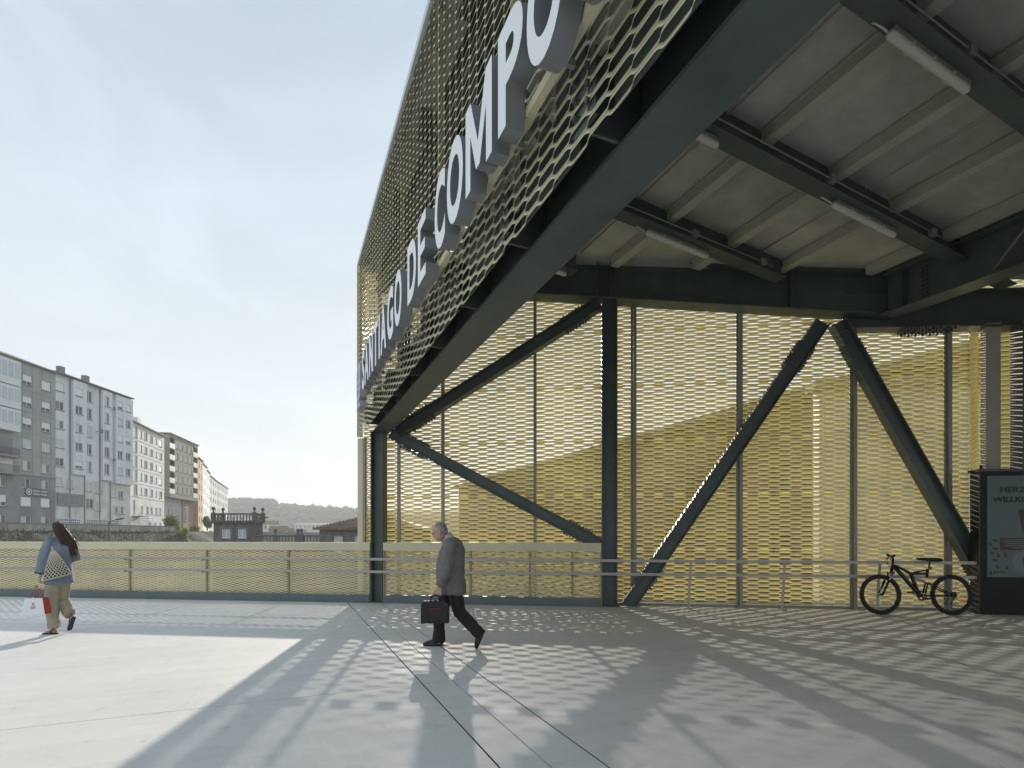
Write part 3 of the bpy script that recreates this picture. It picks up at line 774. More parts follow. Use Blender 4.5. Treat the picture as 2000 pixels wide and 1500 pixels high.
def wall_holes(mb, x0, x1, z0, z1, holes, y=0.0, dep=.2, mi=0):
    holes = [h for h in holes if h[1] > x0 and h[0] < x1 and h[3] > z0 and h[2] < z1]
    xs = sorted(set([x0, x1] + [v for h in holes for v in h[:2]])); zs = sorted(set([z0, z1] + [v for h in holes for v in h[2:]]))
    xs = [x for x in xs if x0 <= x <= x1]; zs = [z for z in zs if z0 <= z <= z1]
    for i in range(len(xs) - 1):
        for j in range(len(zs) - 1):
            cx = (xs[i] + xs[i + 1]) / 2; cz = (zs[j] + zs[j + 1]) / 2
            if any(h[0] < cx < h[1] and h[2] < cz < h[3] for h in holes): continue
            mb.quad((xs[i], y, zs[j]), (xs[i + 1], y, zs[j]), (xs[i + 1], y, zs[j + 1]), (xs[i], y, zs[j + 1]), mi)
    for (a, b, c, d) in holes:
        mb.quad((a, y, c), (b, y, c), (b, y + dep, c), (a, y + dep, c), mi); mb.quad((a, y, d), (b, y, d), (b, y + dep, d), (a, y + dep, d), mi)
        mb.quad((a, y, c), (a, y, d), (a, y + dep, d), (a, y + dep, c), mi); mb.quad((b, y, c), (b, y, d), (b, y + dep, d), (b, y + dep, c), mi)
    return mb
class Bld:
    def __init__(s, name, label, p0, p1, cat='building', group=None):
        s.p0 = Vector((p0[0], p0[1], 0)); s.p1 = Vector((p1[0], p1[1], 0)); dv = s.p1 - s.p0; s.len = dv.length; s.u = dv.normalized()
        s.rz = math.atan2(s.u.y, s.u.x); s.root = empty(name, s.p0, s.rz, label, cat, group); s.holes = []; s.wins = []
    def x(s, px):
        k = (px - 1000) / F; # solve p0+u x on ray
        return (k * s.p0.y - s.p0.x) / (s.u.x - k * s.u.y)
    def z(s, px, py): d = s.p0.y + s.u.y * s.x(px); return CZ + (HZ - py) / F * d
    def win(s, x, z, w, h, kind, y=0.0, sill=True):
        s.wins.append((x - w / 2, z - h / 2, w, h, kind, y, sill)); s.holes.append((x - w / 2, x + w / 2, z - h / 2, z + h / 2, y))
    def finish(s, parts, depth, z0, z1, backmat):
        for (a, b, c, d, mt, y) in parts:
            m = MB(); wall_holes(m, a, b, c, d, [h[:4] for h in s.holes if abs(h[4] - y) < .01], y)
            m.build('wall', mt, s.root)
        m = MB()      # side and rear walls
        m.quad((0, 0.001, z0), (0, depth, z0), (0, depth, z1), (0, 0.001, z1)); m.quad((s.len, 0.001, z0), (s.len, depth, z0), (s.len, depth, z1), (s.len, 0.001, z1)); m.quad((0, depth, z0), (s.len, depth, z0), (s.len, depth, z1), (0, depth, z1))
        m.build('side_wall', backmat, s.root)
        for (x, z, w, h, k, y, sl) in s.wins: put_window(s.root, x, z, w, h, k, y + .13, sl)
    def gable_roof(s, z1, rise, depth, mt, over=.35, name='roof'):
        m = MB(); n = len(m.v)
        a, b = -.15, s.len + .15
        m.v += [(a, -over, z1), (b, -over, z1), (b, depth / 2, z1 + rise), (a, depth / 2, z1 + rise), (b, depth, z1), (a, depth, z1), (a, -over, z1 - .18), (b, -over, z1 - .18), (a, depth, z1 - .18), (b, depth, z1 - .18)]
        for f in ((0, 1, 2, 3), (3, 2, 4, 5), (6, 7, 1, 0), (0, 3, 5, 8, 6), (7, 9, 4, 2, 1), (6, 8, 9, 7)): m.f.append(f); m.m.append(0)
        return m.build(name, mt, s.root)
rk = random.Random(11)
def kind(): return rk.choice('LLLMMXBBCD')
# --- grey block with galleries and a cafe sign
B = Bld('apartment_block', 'grey concrete apartment block with white glazed galleries and a cafe sign', (-69.2, 62.0), (-69.2, 81.5))
rows1 = [23.5, 20.45, 17.4, 14.4, 11.25]
kinds1 = {0: 'BC', 1: 'BB', 2: 'BB', 3: 'LL', 4: 'MM'}
for i, z in enumerate(rows1):
    B.win(B.x(53.5), z, 1.55, 1.4, kinds1[i][0]); B.win(B.x(90), z - .05, 1.55, 1.4, kinds1[i][1])
for z, k in ((8.75, 'XM'), (6.1, 'CC'), (3.4, 'MM')):
    B.win(B.x(51), z, 1.35 if z > 7 else 1.7, 1.35, k[0]); B.win(B.x(89), z, 1.3 if z > 7 else 1.6, 1.35, k[1])
for z in (8.7, 6.1, 3.4): B.win(B.x(3), z, 1.5, 1.5, rk.choice('XMB'))
B.win(B.x(-20), 6.1, 1.5, 1.4, 'B'); B.win(B.x(-20), 8.7, 1.5, 1.4, 'L')
B.finish([(0, B.len, 9.9, 26.0, REND_GREY, 0.0), (0, B.len, 0, 9.9, REND_DARK, 0.0)], 13, 0, 26.0, REND_GREY)
MB().box(0, B.len, -.10, -.001, 9.85, 10.0).build('band', REND_DARK, B.root)
for zz in (12.8, 15.9, 18.95, 22.0): MB().box(B.x(27), B.len, -.018, -.001, zz - .03, zz + .03).build('joint_strip', REND_DARK, B.root)
for px_ in (44, 63.5, 81, 99): MB().box(B.x(px_) - .025, B.x(px_) + .025, -.014, -.001, 10.02, 25.9).build('joint_strip', REND_DARK, B.root)
rf = B.gable_roof(26.0, 2.6, 13, ROOFM)
xc = B.x(27)
MB().box(xc - .7, xc + .1, 2.2, 3.0, 26.2, 28.0).build('chimney', BRICKM, rf)
MB().tube([(B.x(17), 3, 26.6), (B.x(17), 3, 34.3), (B.x(17) - 2.6, 3, 34.5)], .07, 6).build('aerial_mast', FRAMED, rf)
# galleries
gx0, gx1 = B.x(-40), B.x(26.5)
for z0_g, z1_g in ((21.9, 25.3), (18.75, 21.75), (15.6, 18.6)):
    m = MB().box(gx0, gx1, -1.0, 0.0, z0_g, z1_g); gal = m.build('gallery', WHITEP, B.root)
    n_ = 5; st = (gx1 - gx0) / n_
    for k in range(n_):
        for (za, zb_) in ((z0_g + 1.0, z1_g - .35),):
            MB().box(gx0 + k * st + .12, gx0 + (k + 1) * st - .12, -1.03, -1.002, za, zb_).build('pane', PANE_L if (k % 2) else mat('pane_sky', (.50, .56, .62), .08), gal)
for zz in (12.3, 9.95):
    o_ = MB().box(gx0, gx1, -1.1, 0.0, zz - .3, zz).build('balcony', REND_DARK, B.root)
    m = MB()
    for k in range(34): m.box(gx0 + .1 + k * (gx1 - gx0 - .2) / 34, gx0 + .14 + k * (gx1 - gx0 - .2) / 34, -1.08, -1.05, zz, zz + .95)
    m.box(gx0, gx1, -1.09, -1.04, zz + .951, zz + 1.0); m.build('railing', FRAMED, o_)['kind'] = 'stuff'
    MB().box(gx0 + .3, gx1 - .2, -.02, -.004, zz + .1, zz + 2.4).build('balcony_door', PANE_M if zz > 11 else WHITEP, o_)
# cafe sign with lettering
sx0, sx1 = B.x(48), B.x(92)
sz0, sz1 = B.z(60, 968.5), B.z(60, 953)
sg = MB().box(sx0, sx1, -.14, -.02, sz0, sz1).build('cafe_sign', mat('sign_dark', (.10, .105, .11), .6), B.root)
LETW = mat('sign_white', (.75, .76, .76), .6)
def put_text(txt, x0, x1, z0, z1, y, parent, mt, name='lettering', offset=.0, flip=1):
    me = textmesh(txt, 1.0, 0.002, offset); xs = [v.co.x for v in me.vertices]; ys = [v.co.y for v in me.vertices]
    for v in me.vertices:
        v.co = (x0 + (v.co.x - min(xs)) / (max(xs) - min(xs)) * (x1 - x0), y - flip * v.co.z, z0 + (v.co.y - min(ys)) / (max(ys) - min(ys)) * (z1 - z0))
    me.materials.clear(); me.materials.append(mt); me.update(); return link(name, me, parent)
sw = sx1 - sx0; sh = sz1 - sz0
put_text('café bar', sx0 + .32 * sw, sx0 + .62 * sw, sz0 + .56 * sh, sz0 + .80 * sh, -.146, sg, LETW, offset=.02)
put_text('CANTÓN', sx0 + .67 * sw, sx0 + .96 * sw, sz0 + .54 * sh, sz0 + .84 * sh, -.146, sg, LETW, offset=.02)
put_text('COMIDA', sx0 + .32 * sw, sx0 + .62 * sw, sz0 + .14 * sh, sz0 + .38 * sh, -.146, sg, LETW, offset=.02)
put_text('GALLEGA', sx0 + .66 * sw, sx0 + .96 * sw, sz0 + .14 * sh, sz0 + .38 * sh, -.146, sg, LETW, offset=.02)
m = MB(); cx, cz, R1, R0 = sx0 + .15 * sw, sz0 + .5 * sh, .40 * sh, .30 * sh
for k in range(24):
    a, b = 2 * math.pi * k / 24, 2 * math.pi * (k + 1) / 24
    m.quad((cx + R0 * math.cos(a), -.146, cz + R0 * math.sin(a)), (cx + R1 * math.cos(a), -.146, cz + R1 * math.sin(a)), (cx + R1 * math.cos(b), -.146, cz + R1 * math.sin(b)), (cx + R0 * math.cos(b), -.146, cz + R0 * math.sin(b)))
    m.v += [(cx, -.147, cz), (cx + .15 * sh * math.cos(a), -.147, cz + .15 * sh * math.sin(a)), (cx + .15 * sh * math.cos(b), -.147, cz + .15 * sh * math.sin(b))]; m.f.append((len(m.v) - 3, len(m.v) - 2, len(m.v) - 1)); m.m.append(0)
m.build('roundel', LETW, sg)
# --- pale blue-white block with projecting bays
B = Bld('apartment_block', 'stained blue-white apartment block with projecting bays and a grille base', (-69.2, 81.52), (-69.2, 97.4))
rz2 = [24.0, 21.15, 18.25, 15.35, 12.5]
bays = [(B.x(137), B.x(163.5), 10.9), (B.x(195), B.x(213.5), 10.6), (B.x(220.5), B.len, 10.3)]
cols2 = [(117, 1.55, 1.3, 0), (148, 1.45, 1.25, 1), (174, 1.25, 1.75, 0), (203, 1.15, 1.75, 2), (229, 1.2, 1.35, 3), (244.8, 1.2, 1.3, 3)]
BAYD = -.55
ks = {(0, 0): 'C', (0, 1): 'C', (0, 5): 'C', (4, 1): 'B', (2, 4): 'C', (2, 5): 'B', (0, 4): 'B'}
for i, z in enumerate(rz2):
    for c, (px, w, h, by) in enumerate(cols2):
        B.win(B.x(px), z, w, h, ks.get((i, c), rk.choice('LMMXXD')), BAYD if by else 0.0)
for (px, w, z) in ((116, 1.3, 9.5), (136, 1.3, 9.3), (173, 1.3, 9.2), (192, 1.3, 9.0), (222, 1.2, 8.6), (236, 1.2, 8.4)): B.win(B.x(px), z, w, 1.4, rk.choice('LMX'))
B.win(B.x(176), 6.5, 1.6, 1.6, 'X'); B.win(B.x(193), 6.1, 1.0, 1.4, 'L'); B.win(B.x(226), 5.7, 1.2, 1.2, 'M'); B.win(B.x(237), 5.7, 1.2, 1.2, 'M')
B.finish([(0, B.len, 10.3, 26.0, REND_BLUE, 0.0), (0, B.len, 0, 10.3, REND_STAIN, 0.0)], 13, 0, 26.0, REND_BLUE)
for (x0, x1, zz) in bays:
    m = MB(); wall_holes(m, x0, x1, zz, 25.7, [h[:4] for h in B.holes if abs(h[4] - BAYD) < .01], BAYD)
    m.quad((x0, BAYD, zz), (x0, 0, zz), (x0, 0, 25.7), (x0, BAYD, 25.7)); m.quad((x1, BAYD, zz), (x1, 0, zz), (x1, 0, 25.7), (x1, BAYD, 25.7)); m.quad((x0, BAYD, zz), (x1, BAYD, zz), (x1, 0, zz), (x0, 0, zz)); m.quad((x0, BAYD, 25.7), (x1, BAYD, 25.7), (x1, 0, 25.7), (x0, 0, 25.7))
    m.build('bay', REND_BLUE, B.root)
for px in (135.5, 164.5, 194, 214.5): MB().tube([(B.x(px), -.1, 1.5), (B.x(px), -.1, 25.8)], .07, 6).build('downpipe', SILL, B.root)
gl = MB().box(B.x(110), B.x(160), -.25, .0, 5.9, 7.8).build('enclosed_gallery', REND_DARK, B.root)
for k in range(4):
    a0, a1 = B.x(110) + .1, B.x(160) - .1; st = (a1 - a0) / 4
    MB().box(a0 + k * st + .06, a0 + (k + 1) * st - .06, -.27, -.252, 6.15, 7.5).build('pane', PANE_M, gl)
for (q0, q1) in ((110, 155), (168, 211), (215.5, 231)):
    x0, x1 = B.x(q0), B.x(q1); nx = int((x1 - x0) / .34)
    m = MB()
    for k in range(nx + 1): m.box(x0 + k * (x1 - x0) / nx - .04, x0 + k * (x1 - x0) / nx + .04, -.14, -.01, 2.3, 3.9)
    for k in range(5): m.box(x0, x1, -.135, -.02, 2.3 + k * .39 - .04, 2.3 + k * .39 + .04)
    o_ = m.build('ventilation_grille', WHITEP, B.root); o_['kind'] = 'stuff'
    MB().box(x0, x1, -.008, -.002, 2.3, 3.9).build('grille_backing', PANE_D, o_)
rf = B.gable_roof(26.1, 1.6, 13, ROOFM, .7)
for px in (143, 190): MB().box(B.x(px) - .4, B.x(px) + .4, 1.6, 2.4, 26.2, 27.9).build('chimney', SILL, rf)
for (px, z) in ((187, 18.6), (212, 23.0), (211, 14.2)):
    m = MB(); c = Vector((B.x(px), BAYD - .35, z))
    m.rings([(0, 0, 0, .02, .02), (0, 0, .05, .2, .2), (0, 0, .12, .36, .36)], 12, M=Matrix.Translation(c) @ Matrix.Rotation(math.radians(100), 4, 'X')); m.tube([c, (c.x, BAYD + .5, z - .1)], .03, 6)
    m.build('satellite_dish', SILL, B.root)
# --- white block, five bays
B = Bld('apartment_block', 'grimy white apartment block with rows of small windows and an outside stair', (-69.7, 98.2), (-74.4, 115.0))
rz3 = [20.55, 17.85, 15.15, 12.5, 9.75]
for z in rz3:
    B.win(B.x(265), z, 1.9, 2.1, rk.choice('MX')); B.win(B.x(276.5), z, .7, 1.4, 'D')
    B.win(B.x(285), z, 1.7, 1.35, rk.choice('XMXD')); B.win(B.x(296), z, 1.7, 1.35, rk.choice('MXXC')); B.win(B.x(305.5), z, .8, 1.2, rk.choice('DM')); B.win(B.x(314), z, 1.8, 1.35, rk.choice('MXC'))
for px in (277, 288, 296, 305, 313): B.win(B.x(px), 6.2, 1.3, 1.4, rk.choice('LMX'))
B.win(B.x(262), 6.6, 1.0, 2.4, 'M')
for px in (292, 303, 313): B.win(B.x(px), 3.3, 1.2, 1.1, rk.choice('LM'))
B.finish([(0, B.len, 8.6, 22.3, REND_WHITE, 0.0), (0, B.len, 0, 8.6, REND_STAIN, 0.0)], 12, 0, 22.3, REND_WHITE)
rf = B.gable_roof(22.4, 1.5, 12, ROOFM, .5)
MB().box(B.x(300) - .9, B.x(300) + .9, 2.5, 3.6, 22.6, 24.9).build('chimney', REND_WHITE, rf)
st_ = MB()
for k in range(9): st_.box(B.x(272) + k * .35, B.x(272) + k * .35 + .33, -1.6, -.1, 4.8 - k * .3 - .08, 4.8 - k * .3)
st_.box(B.x(258), B.x(272), -1.6, -.01, 4.72, 4.9); st_.build('outside_stair', SILL, B.root)
for zz in (19.2, 16.5, 13.8, 11.1, 8.5): MB().box(0, B.len, -.06, -.001, zz - .07, zz + .07).build('string_course', REND_STAIN, B.root)
# --- olive green block with loggias
B = Bld('apartment_block', 'olive green apartment block with white loggia parapets raised over a recessed base', (-77.6, 122.0), (-81.2, 139.0))
rz4 = [22.3, 19.7, 17.1, 14.4, 11.9]
for z in rz4:
    for px in (346.2, 355.4, 364, 372.4): B.win(B.x(px), z, 1.35, 1.5, rk.choice('LLLM') if z > 13 else 'M')
for lp in (336.5, 381.5):
    for i, z in enumerate(rz4):
        x = B.x(lp); B.holes.append((x - 1.35, x + 1.35, z - 1.2, z + 1.2, 0.0))
B.finish([(0, B.len, 10.2, 24.3, REND_OLIVE, 0.0)], 14, 10.2, 24.3, REND_OLIVE)
for lp in (336.5, 381.5):
    for z in rz4:
        x = B.x(lp)
        lg = MB().box(x - 1.35, x + 1.35, .205, 1.6, z - 1.25, z - 1.2).build('loggia_floor', SILL, B.root)
        MB().box(x - 1.33, x + 1.33, 1.5, 1.6, z - 1.19, z + 1.3).build('loggia_back', PANE_D, lg)
        MB().box(x - 1.4, x + 1.4, -.08, .06, z - 1.2, z - .05).build('loggia_parapet', WHITEP, lg)
MB().box(-.3, B.len + .3, -.3, 14, 24.31, 24.5).build('roof', ROOFM, B.root)
MB().box(0, B.len, 0, 14, 9.9, 10.19).build('soffit', SILL, B.root)
MB().box(.0, B.len * .62, 1.5, 14, 0, 9.89).build('base_wall', mat('base_white', (.42, .43, .45), .8, 0, .15, .6), B.root)
MB().box(B.len * .62 + .01, B.len, 1.2, 14, 0, 9.89).build('brick_base', BRICKM, B.root)
for px, w in ((340, 1.2), (347, 1.0), (355, 1.2)): put_window(B.root, B.x(px), 6.0, w, 1.6, 'X', 1.45)
put_window(B.root, B.x(371), 4.8, 1.3, 3.4, 'D', 1.15)
# --- farther blocks
def simple_block(label, px0, d0, px1, d1, ytop, mt, rowsn, colsn, depth=12, rise=1.0, roofm=None, wk='LLMX', ww=1.2, grp=None):
    k0, k1 = (px0 - 1000) / F, (px1 - 1000) / F
    B = Bld('apartment_block', label, (k0 * d0, d0), (k1 * d1, d1), 'building', grp)
    zt = CZ + (HZ - ytop) / F * d0; fl = 2.9
    for r in range(rowsn):
        for c in range(colsn): B.win(B.len * (c + .5) / colsn, zt - 1.7 - r * fl, ww, 1.4, rk.choice(wk))
    B.finish([(0, B.len, 0, zt, mt, 0.0)], depth, 0, zt, mt); B.gable_roof(zt + .02, rise, depth, roofm or ROOFM); return B
simple_block('narrow orange rendered block beside the olive green block', 387, 141, 396, 149, 893, REND_ORANGE, 6, 2, wk='DM')
simple_block('slim white block with a pointed gable past the orange block', 396, 152, 404, 162, 905, REND_WHITE, 5, 2, 7, 3.0, TILE)
simple_block('pale block with a tiled dormer behind the slim gabled block', 404, 163, 409.5, 172, 918, REND_BLUE, 5, 2, 8, 2.5, TILE)
simple_block('light grey block with wide window bands near the far end of the row', 409.5, 173, 427, 198, 928, mat('render_far', (.50, .51, .50), .9, 0, .1, .3), 5, 4, wk='LMMX', ww=2.6)
simple_block('last pale block closing the row of apartments, smaller windows', 427.5, 199, 445, 226, 942, mat('render_far2', (.55, .55, .53), .9, 0, .1, .3), 5, 5, wk='LMM', ww=2.2)

# ------------------------------------------------------------------ retaining wall, bank and bushes
def leafmat(name, c):
    m_ = mat(name, c, .7, 0, .25, 3); n_ = m_.node_tree; b_ = n_.nodes['Principled BSDF']; o_ = n_.nodes['Material Output']
    tr_ = n_.nodes.new('ShaderNodeBsdfTranslucent'); tr_.inputs['Color'].default_value = (min(1, c[0] * 1.6), min(1, c[1] * 1.7), c[2], 1)
    mx_ = n_.nodes.new('ShaderNodeMixShader'); mx_.inputs[0].default_value = .45
    n_.links.new(b_.outputs[0], mx_.inputs[1]); n_.links.new(tr_.outputs[0], mx_.inputs[2]); n_.links.new(mx_.outputs[0], o_.inputs['Surface']); return m_
def leafy(m, c, rx, ry, rz, n, s, rng):
    for k in range(n):
        while True:
            q = Vector((rng.uniform(-1, 1), rng.uniform(-1, 1), rng.uniform(-1, 1)))
            if .25 < q.length < 1: break
        q = q * (1 + .25 * math.sin(q.x * 5 + c[0]) * math.cos(q.y * 4 + q.z * 6))
        p = Vector((c[0] + q.x * rx, c[1] + q.y * ry, c[2] + q.z * rz)); a = Vector((rng.gauss(0, 1), rng.gauss(0, 1), rng.gauss(0, 1))).normalized(); b = a.orthogonal().normalized(); ss = s * rng.uniform(.6, 1.4)
        n0 = len(m.v); m.v += [tuple(p - a * ss), tuple(p + b * ss * .5), tuple(p + a * ss), tuple(p - b * ss * .5)]; m.f.append((n0, n0 + 1, n0 + 2, n0 + 3)); m.m.append(rng.choice((0, 0, 1)))
LEAF1 = leafmat('leaf_light', (0.17, 0.20, 0.05)); LEAF2 = leafmat('leaf_dark', (0.07, 0.10, 0.03))
wl0 = Vector((-58.5, 40, 0)); wl1 = Vector((-58.5, 93.5, 0))
rw = empty('retaining_wall', wl0, math.pi / 2, 'long weathered concrete retaining wall below the apartment row', 'wall')
Lr = (wl1 - wl0).length
n_ = 12
for k in range(n_):
    MB().box(k * Lr / n_ + .01, (k + 1) * Lr / n_ - .01, 0, .35, -1.0, 2.72).build('wall_segment', mat('weathered_concrete', (0.50, 0.47, 0.42), .9, 0, 0, .9, col2=(.25, .235, .215), stretch=(1, 1, .3)), rw)
MB().box(0, Lr, -.06, .42, 2.721, 2.86).build('coping', mat('coping_concrete', (.24, .235, .225), .9, 0, .2, 1), rw)
BANKM = mat('bank_scrub', (0.055, 0.05, 0.042), .95, 0, 0, .6, col2=(.03, .032, .024), bump=.5, bscale=3)
m = MB(); NX, NZ = 80, 10; rng = random.Random(8)
for i in range(NX + 1):
    for j in range(NZ + 1):
        u = j / NZ; m.v.append((-58.45 + u * 17 + rng.uniform(-.25, .25), 30 + i * 90 / NX, 1.85 - u * 9.2 + rng.uniform(-.25, .25) * (1 if 0 < j < NZ else 0)))
for i in range(NX):
    for j in range(NZ): a = i * (NZ + 1) + j; m.f.append((a, a + 1, a + NZ + 2, a + NZ + 1)); m.m.append(0)
o = m.build('embankment', BANKM, None, True); lab(o, 'dark scrubby railway bank under the retaining wall', kind='structure')
# terrain behind the wall up to the houses
o = MB().box(-140, -58.9, 20, 260, -7, 2.0).build('terrace', mat('terrace_ground', (.2, .19, .17), .9, 0, .2, .1)); lab(o, 'street level of the apartment row', kind='structure')
m = MB(); rng = random.Random(9)
for i in range(2600):
    y = rng.uniform(50, 96); u = rng.random() ** 1.3 * .5; p = Vector((-58.45 + u * 17, y, 1.95 - u * 9.2)); a = Vector((rng.gauss(0, .5), rng.gauss(0, .5), 1)).normalized(); b = a.orthogonal().normalized(); s = rng.uniform(.15, .5)
    n0 = len(m.v); m.v += [tuple(p - b * .06), tuple(p + b * .06), tuple(p + a * s)]; m.f.append((n0, n0 + 1, n0 + 2)); m.m.append(0)
o = m.build('bank_grass', mat('dry_grass', (.07, .066, .042), .9, 0, .3, 2)); lab(o, 'dry grass tufts on the railway bank', 'grass', kind='stuff')
def bush(px, d, pytop, pybot, wpx, label, light=True, n=2600):
    top = atd(px, pytop, d); bot = atd(px, pybot, d); h = top.z - bot.z; w = wpx / F * d
    r = empty('bush', (top.x, d, bot.z - .3), 0, label, 'bush')
    m = MB(); rng = random.Random(int(px)); 
    for k in range(6): leafy(m, (rng.uniform(-.3, .3) * w, rng.uniform(-.3, .3) * w, h * rng.uniform(.3, .75)), w * rng.uniform(.22, .36), w * .3, h * rng.uniform(.28, .42), n // 6, .16 * d / 90, rng)
    m.build('foliage', [LEAF1, LEAF2] if light else [LEAF2, LEAF1], r)
    m = MB()
    for k in range(5):
        a = k * 1.25; m.tube([(0, 0, 0), (.25 * w * math.cos(a), .25 * w * math.sin(a), h * .7)], [.09, .03], 6)
    m.build('stem', mat('bark', (.09, .07, .05), .9), r)
bush(343, 98, 1004, 1058, 30, 'rounded sunlit yellow-green bush at the end of the retaining wall', True, 3600)
bush(356, 92, 1028, 1062, 22, 'smaller lower bush spilling down the bank beside the rounded bush', True, 2000)
bush(381, 110, 1024, 1052, 20, 'loose pale bush on the slope below the brick base', True, 1600)
bush(405, 130, 1008, 1034, 15, 'dark round shrub beside the balustraded stone house', False, 1600)
m = MB()
for i in range(21):
    for j in range(9):
        u = i / 20; v = j / 8; p = atd(352 + 75 * u, 1030 + 6 * v + 4 * u, 118 - 34 * v); m.v.append((p.x, p.y, 2.0 - 8.5 * v + .35 * math.sin(i * 1.7 + j)))
for i in range(20):
    for j in range(8): a = i * 9 + j; m.f.append((a, a + 1, a + 10, a + 9)); m.m.append(0)
o = m.build('grass_slope', mat('slope_grass', (.17, .18, .055), .95, 0, 0, .5, col2=(.34, .32, .26))); lab(o, 'grassy slope with pale path beyond the retaining wall', kind='structure')

# ------------------------------------------------------------------ stone station buildings with balustrades
def baluster_mesh():
    m = MB(); m.rings([(0, 0, 0, .09, .09), (0, 0, .06, .09, .09), (0, 0, .10, .05, .05), (0, 0, .28, .10, .10), (0, 0, .46, .05, .05), (0, 0, .58, .045, .045), (0, 0, .62, .08, .08), (0, 0, .68, .08, .08)], 8); return m.mesh('baluster', STONE2, True)
BAL = baluster_mesh()
def balustrade(parent, p0, p1, z, finials=()):
    p0 = Vector(p0); p1 = Vector(p1); dv = p1 - p0; Ln = dv.length; u = dv / Ln; n = int(Ln / .34)
    MB().bar(p0 + Vector((0, 0, z + .06)), p1 + Vector((0, 0, z + .06)), .32, .12).build('balustrade_base', STONE, parent)
    MB().bar(p0 + Vector((0, 0, z + .87)), p1 + Vector((0, 0, z + .87)), .34, .14).build('balustrade_rail', STONE, parent)
    for k in range(n): link('baluster', BAL, parent, p0 + u * ((k + .5) * Ln / n) + Vector((0, 0, z + .12)))
    for f in finials:
        c = p0 + u * (f * Ln)
        m = MB(); m.box(c.x - .2, c.x + .2, c.y - .2, c.y + .2, z, z + 1.0); m.rings([(c.x, c.y, z + 1.0, .2, .2), (c.x, c.y, z + 1.1, .1, .1), (c.x, c.y, z + 1.25, .08, .08), (c.x, c.y, z + 1.42, .2, .2), (c.x, c.y, z + 1.6, .16, .16), (c.x, c.y, z + 1.68, .04, .04)], 8)
        m.build('finial_pier', STONE, parent)
D1 = 60.0
sx = lambda px, d=D1: (px - 1000) / F * d
szz = lambda py, d=D1: CZ + (HZ - py) / F * d
sb = empty('stone_house', (sx(417), D1, -7), 0, 'dark granite house with balustraded flat roof and two white windows', 'building')
wA = sx(497) - sx(417); zt = szz(1021) + 7
m = MB(); hol = []
for (q0, q1) in ((433, 450), (464, 481)): hol.append((sx(q0) - sx(417), sx(q1) - sx(417), szz(1051.5) + 7, szz(1032.5) + 7))
wall_holes(m, 0, wA, 0, zt, hol, 0.0, .25); m.quad((0, 0, 0), (0, 2, 0), (0, 2, zt), (0, 0, zt)); m.quad((wA, 0, 0), (wA, 2, 0), (wA, 2, zt), (wA, 0, zt)); m.quad((0, 2, 0), (wA, 2, 0), (wA, 2, zt), (0, 2, zt)); m.quad((0, 0, zt), (wA, 0, zt), (wA, 2, zt), (0, 2, zt))
m.build('wall', STONE, sb)
for h in hol:
    w = put_window(sb, h[0], h[2], h[1] - h[0], h[3] - h[2], 'L', .1)
    m = MB(); m.box(h[0] - .25, h[1] + .25, -.05, -.002, h[3] + .002, h[3] + .28); m.box(h[0] - .22, h[0] - .002, -.04, -.003, h[2] - .2, h[3]); m.box(h[1] + .002, h[1] + .22, -.04, -.003, h[2] - .2, h[3]); m.box(h[0] - .35, h[1] + .35, -.10, -.004, h[2] - .42, h[2] - .2)
    m.build('window_surround', STONE2, sb)
MB().box(-.2, wA + .2, -.22, 2.2, zt + .002, zt + .12).build('cornice', STONE, sb)
balustrade(sb, (0, 0, 0), (wA, 0, 0), zt + .12, (0.0, 1.0)); balustrade(sb, (wA, .3, 0), (wA, 2, 0), zt + .12, (1.0,)); balustrade(sb, (0, .3, 0), (0, 2, 0), zt + .12, (1.0,))
MB().box(wA * .53, wA * .53 + .08, -.1, -.02, 0, zt).build('downpipe', FRAMED, sb)
sw_ = empty('stone_terrace', (sx(498), D1 - .5, -7), 0, 'low dark stone terrace edged by a balustrade with ball finials', 'terrace')
wB = sx(632, D1 - .5) - sx(498, D1 - .5); ztb = szz(1062, D1 - .5) + 7
MB().box(0, wB, 0, 6, 0, ztb).build('wall', STONE, sw_); balustrade(sw_, (0, 0, 0), (wB, 0, 0), ztb, (.33, .66, .71))
# tiled-roof stone building next to the corner post
th = empty('tiled_house', (sx(624, 52), 52, -7), 0, 'brown stone house with a hipped red tile roof by the screen corner', 'building')
wC = 9.5; zt = szz(1032, 52) + 7
hol = [(sx(652, 52) - sx(624, 52), sx(669, 52) - sx(624, 52), zt - 2.3, zt - .75), (sx(693, 52) - sx(624, 52), sx(710, 52) - sx(624, 52), zt - 2.3, zt - .75)]
m = MB(); wall_holes(m, 0, wC, 0, zt, hol, 0, .25); m.quad((0, 0, 0), (0, 8, 0), (0, 8, zt), (0, 0, zt)); m.quad((wC, 0, 0), (wC, 8, 0), (wC, 8, zt), (wC, 0, zt)); m.build('wall', STONE2, th)
for h in hol: put_window(th, h[0], h[2], h[1] - h[0], h[3] - h[2], 'L', .1)
for h in hol: MB().box(h[0] - .2, h[1] + .2, -.06, -.002, h[3] + .002, h[3] + .25).build('lintel', STONE2, th)
o = .5; hr_ = 1.55; m = MB()
m.v += [(-o, -o, zt), (wC + o, -o, zt), (wC + o, 8 + o, zt), (-o, 8 + o, zt), (4.2, 4, zt + hr_), (wC - 4.2, 4, zt + hr_)]
for f in ((0, 1, 5, 4), (1, 2, 5), (2, 3, 4, 5), (3, 0, 4)): m.f.append(f); m.m.append(0)
m.box(-o, wC + o, -o - .01, -o + .12, zt - .14, zt - .002)
rf = m.build('roof', TILE, th)
m = MB()
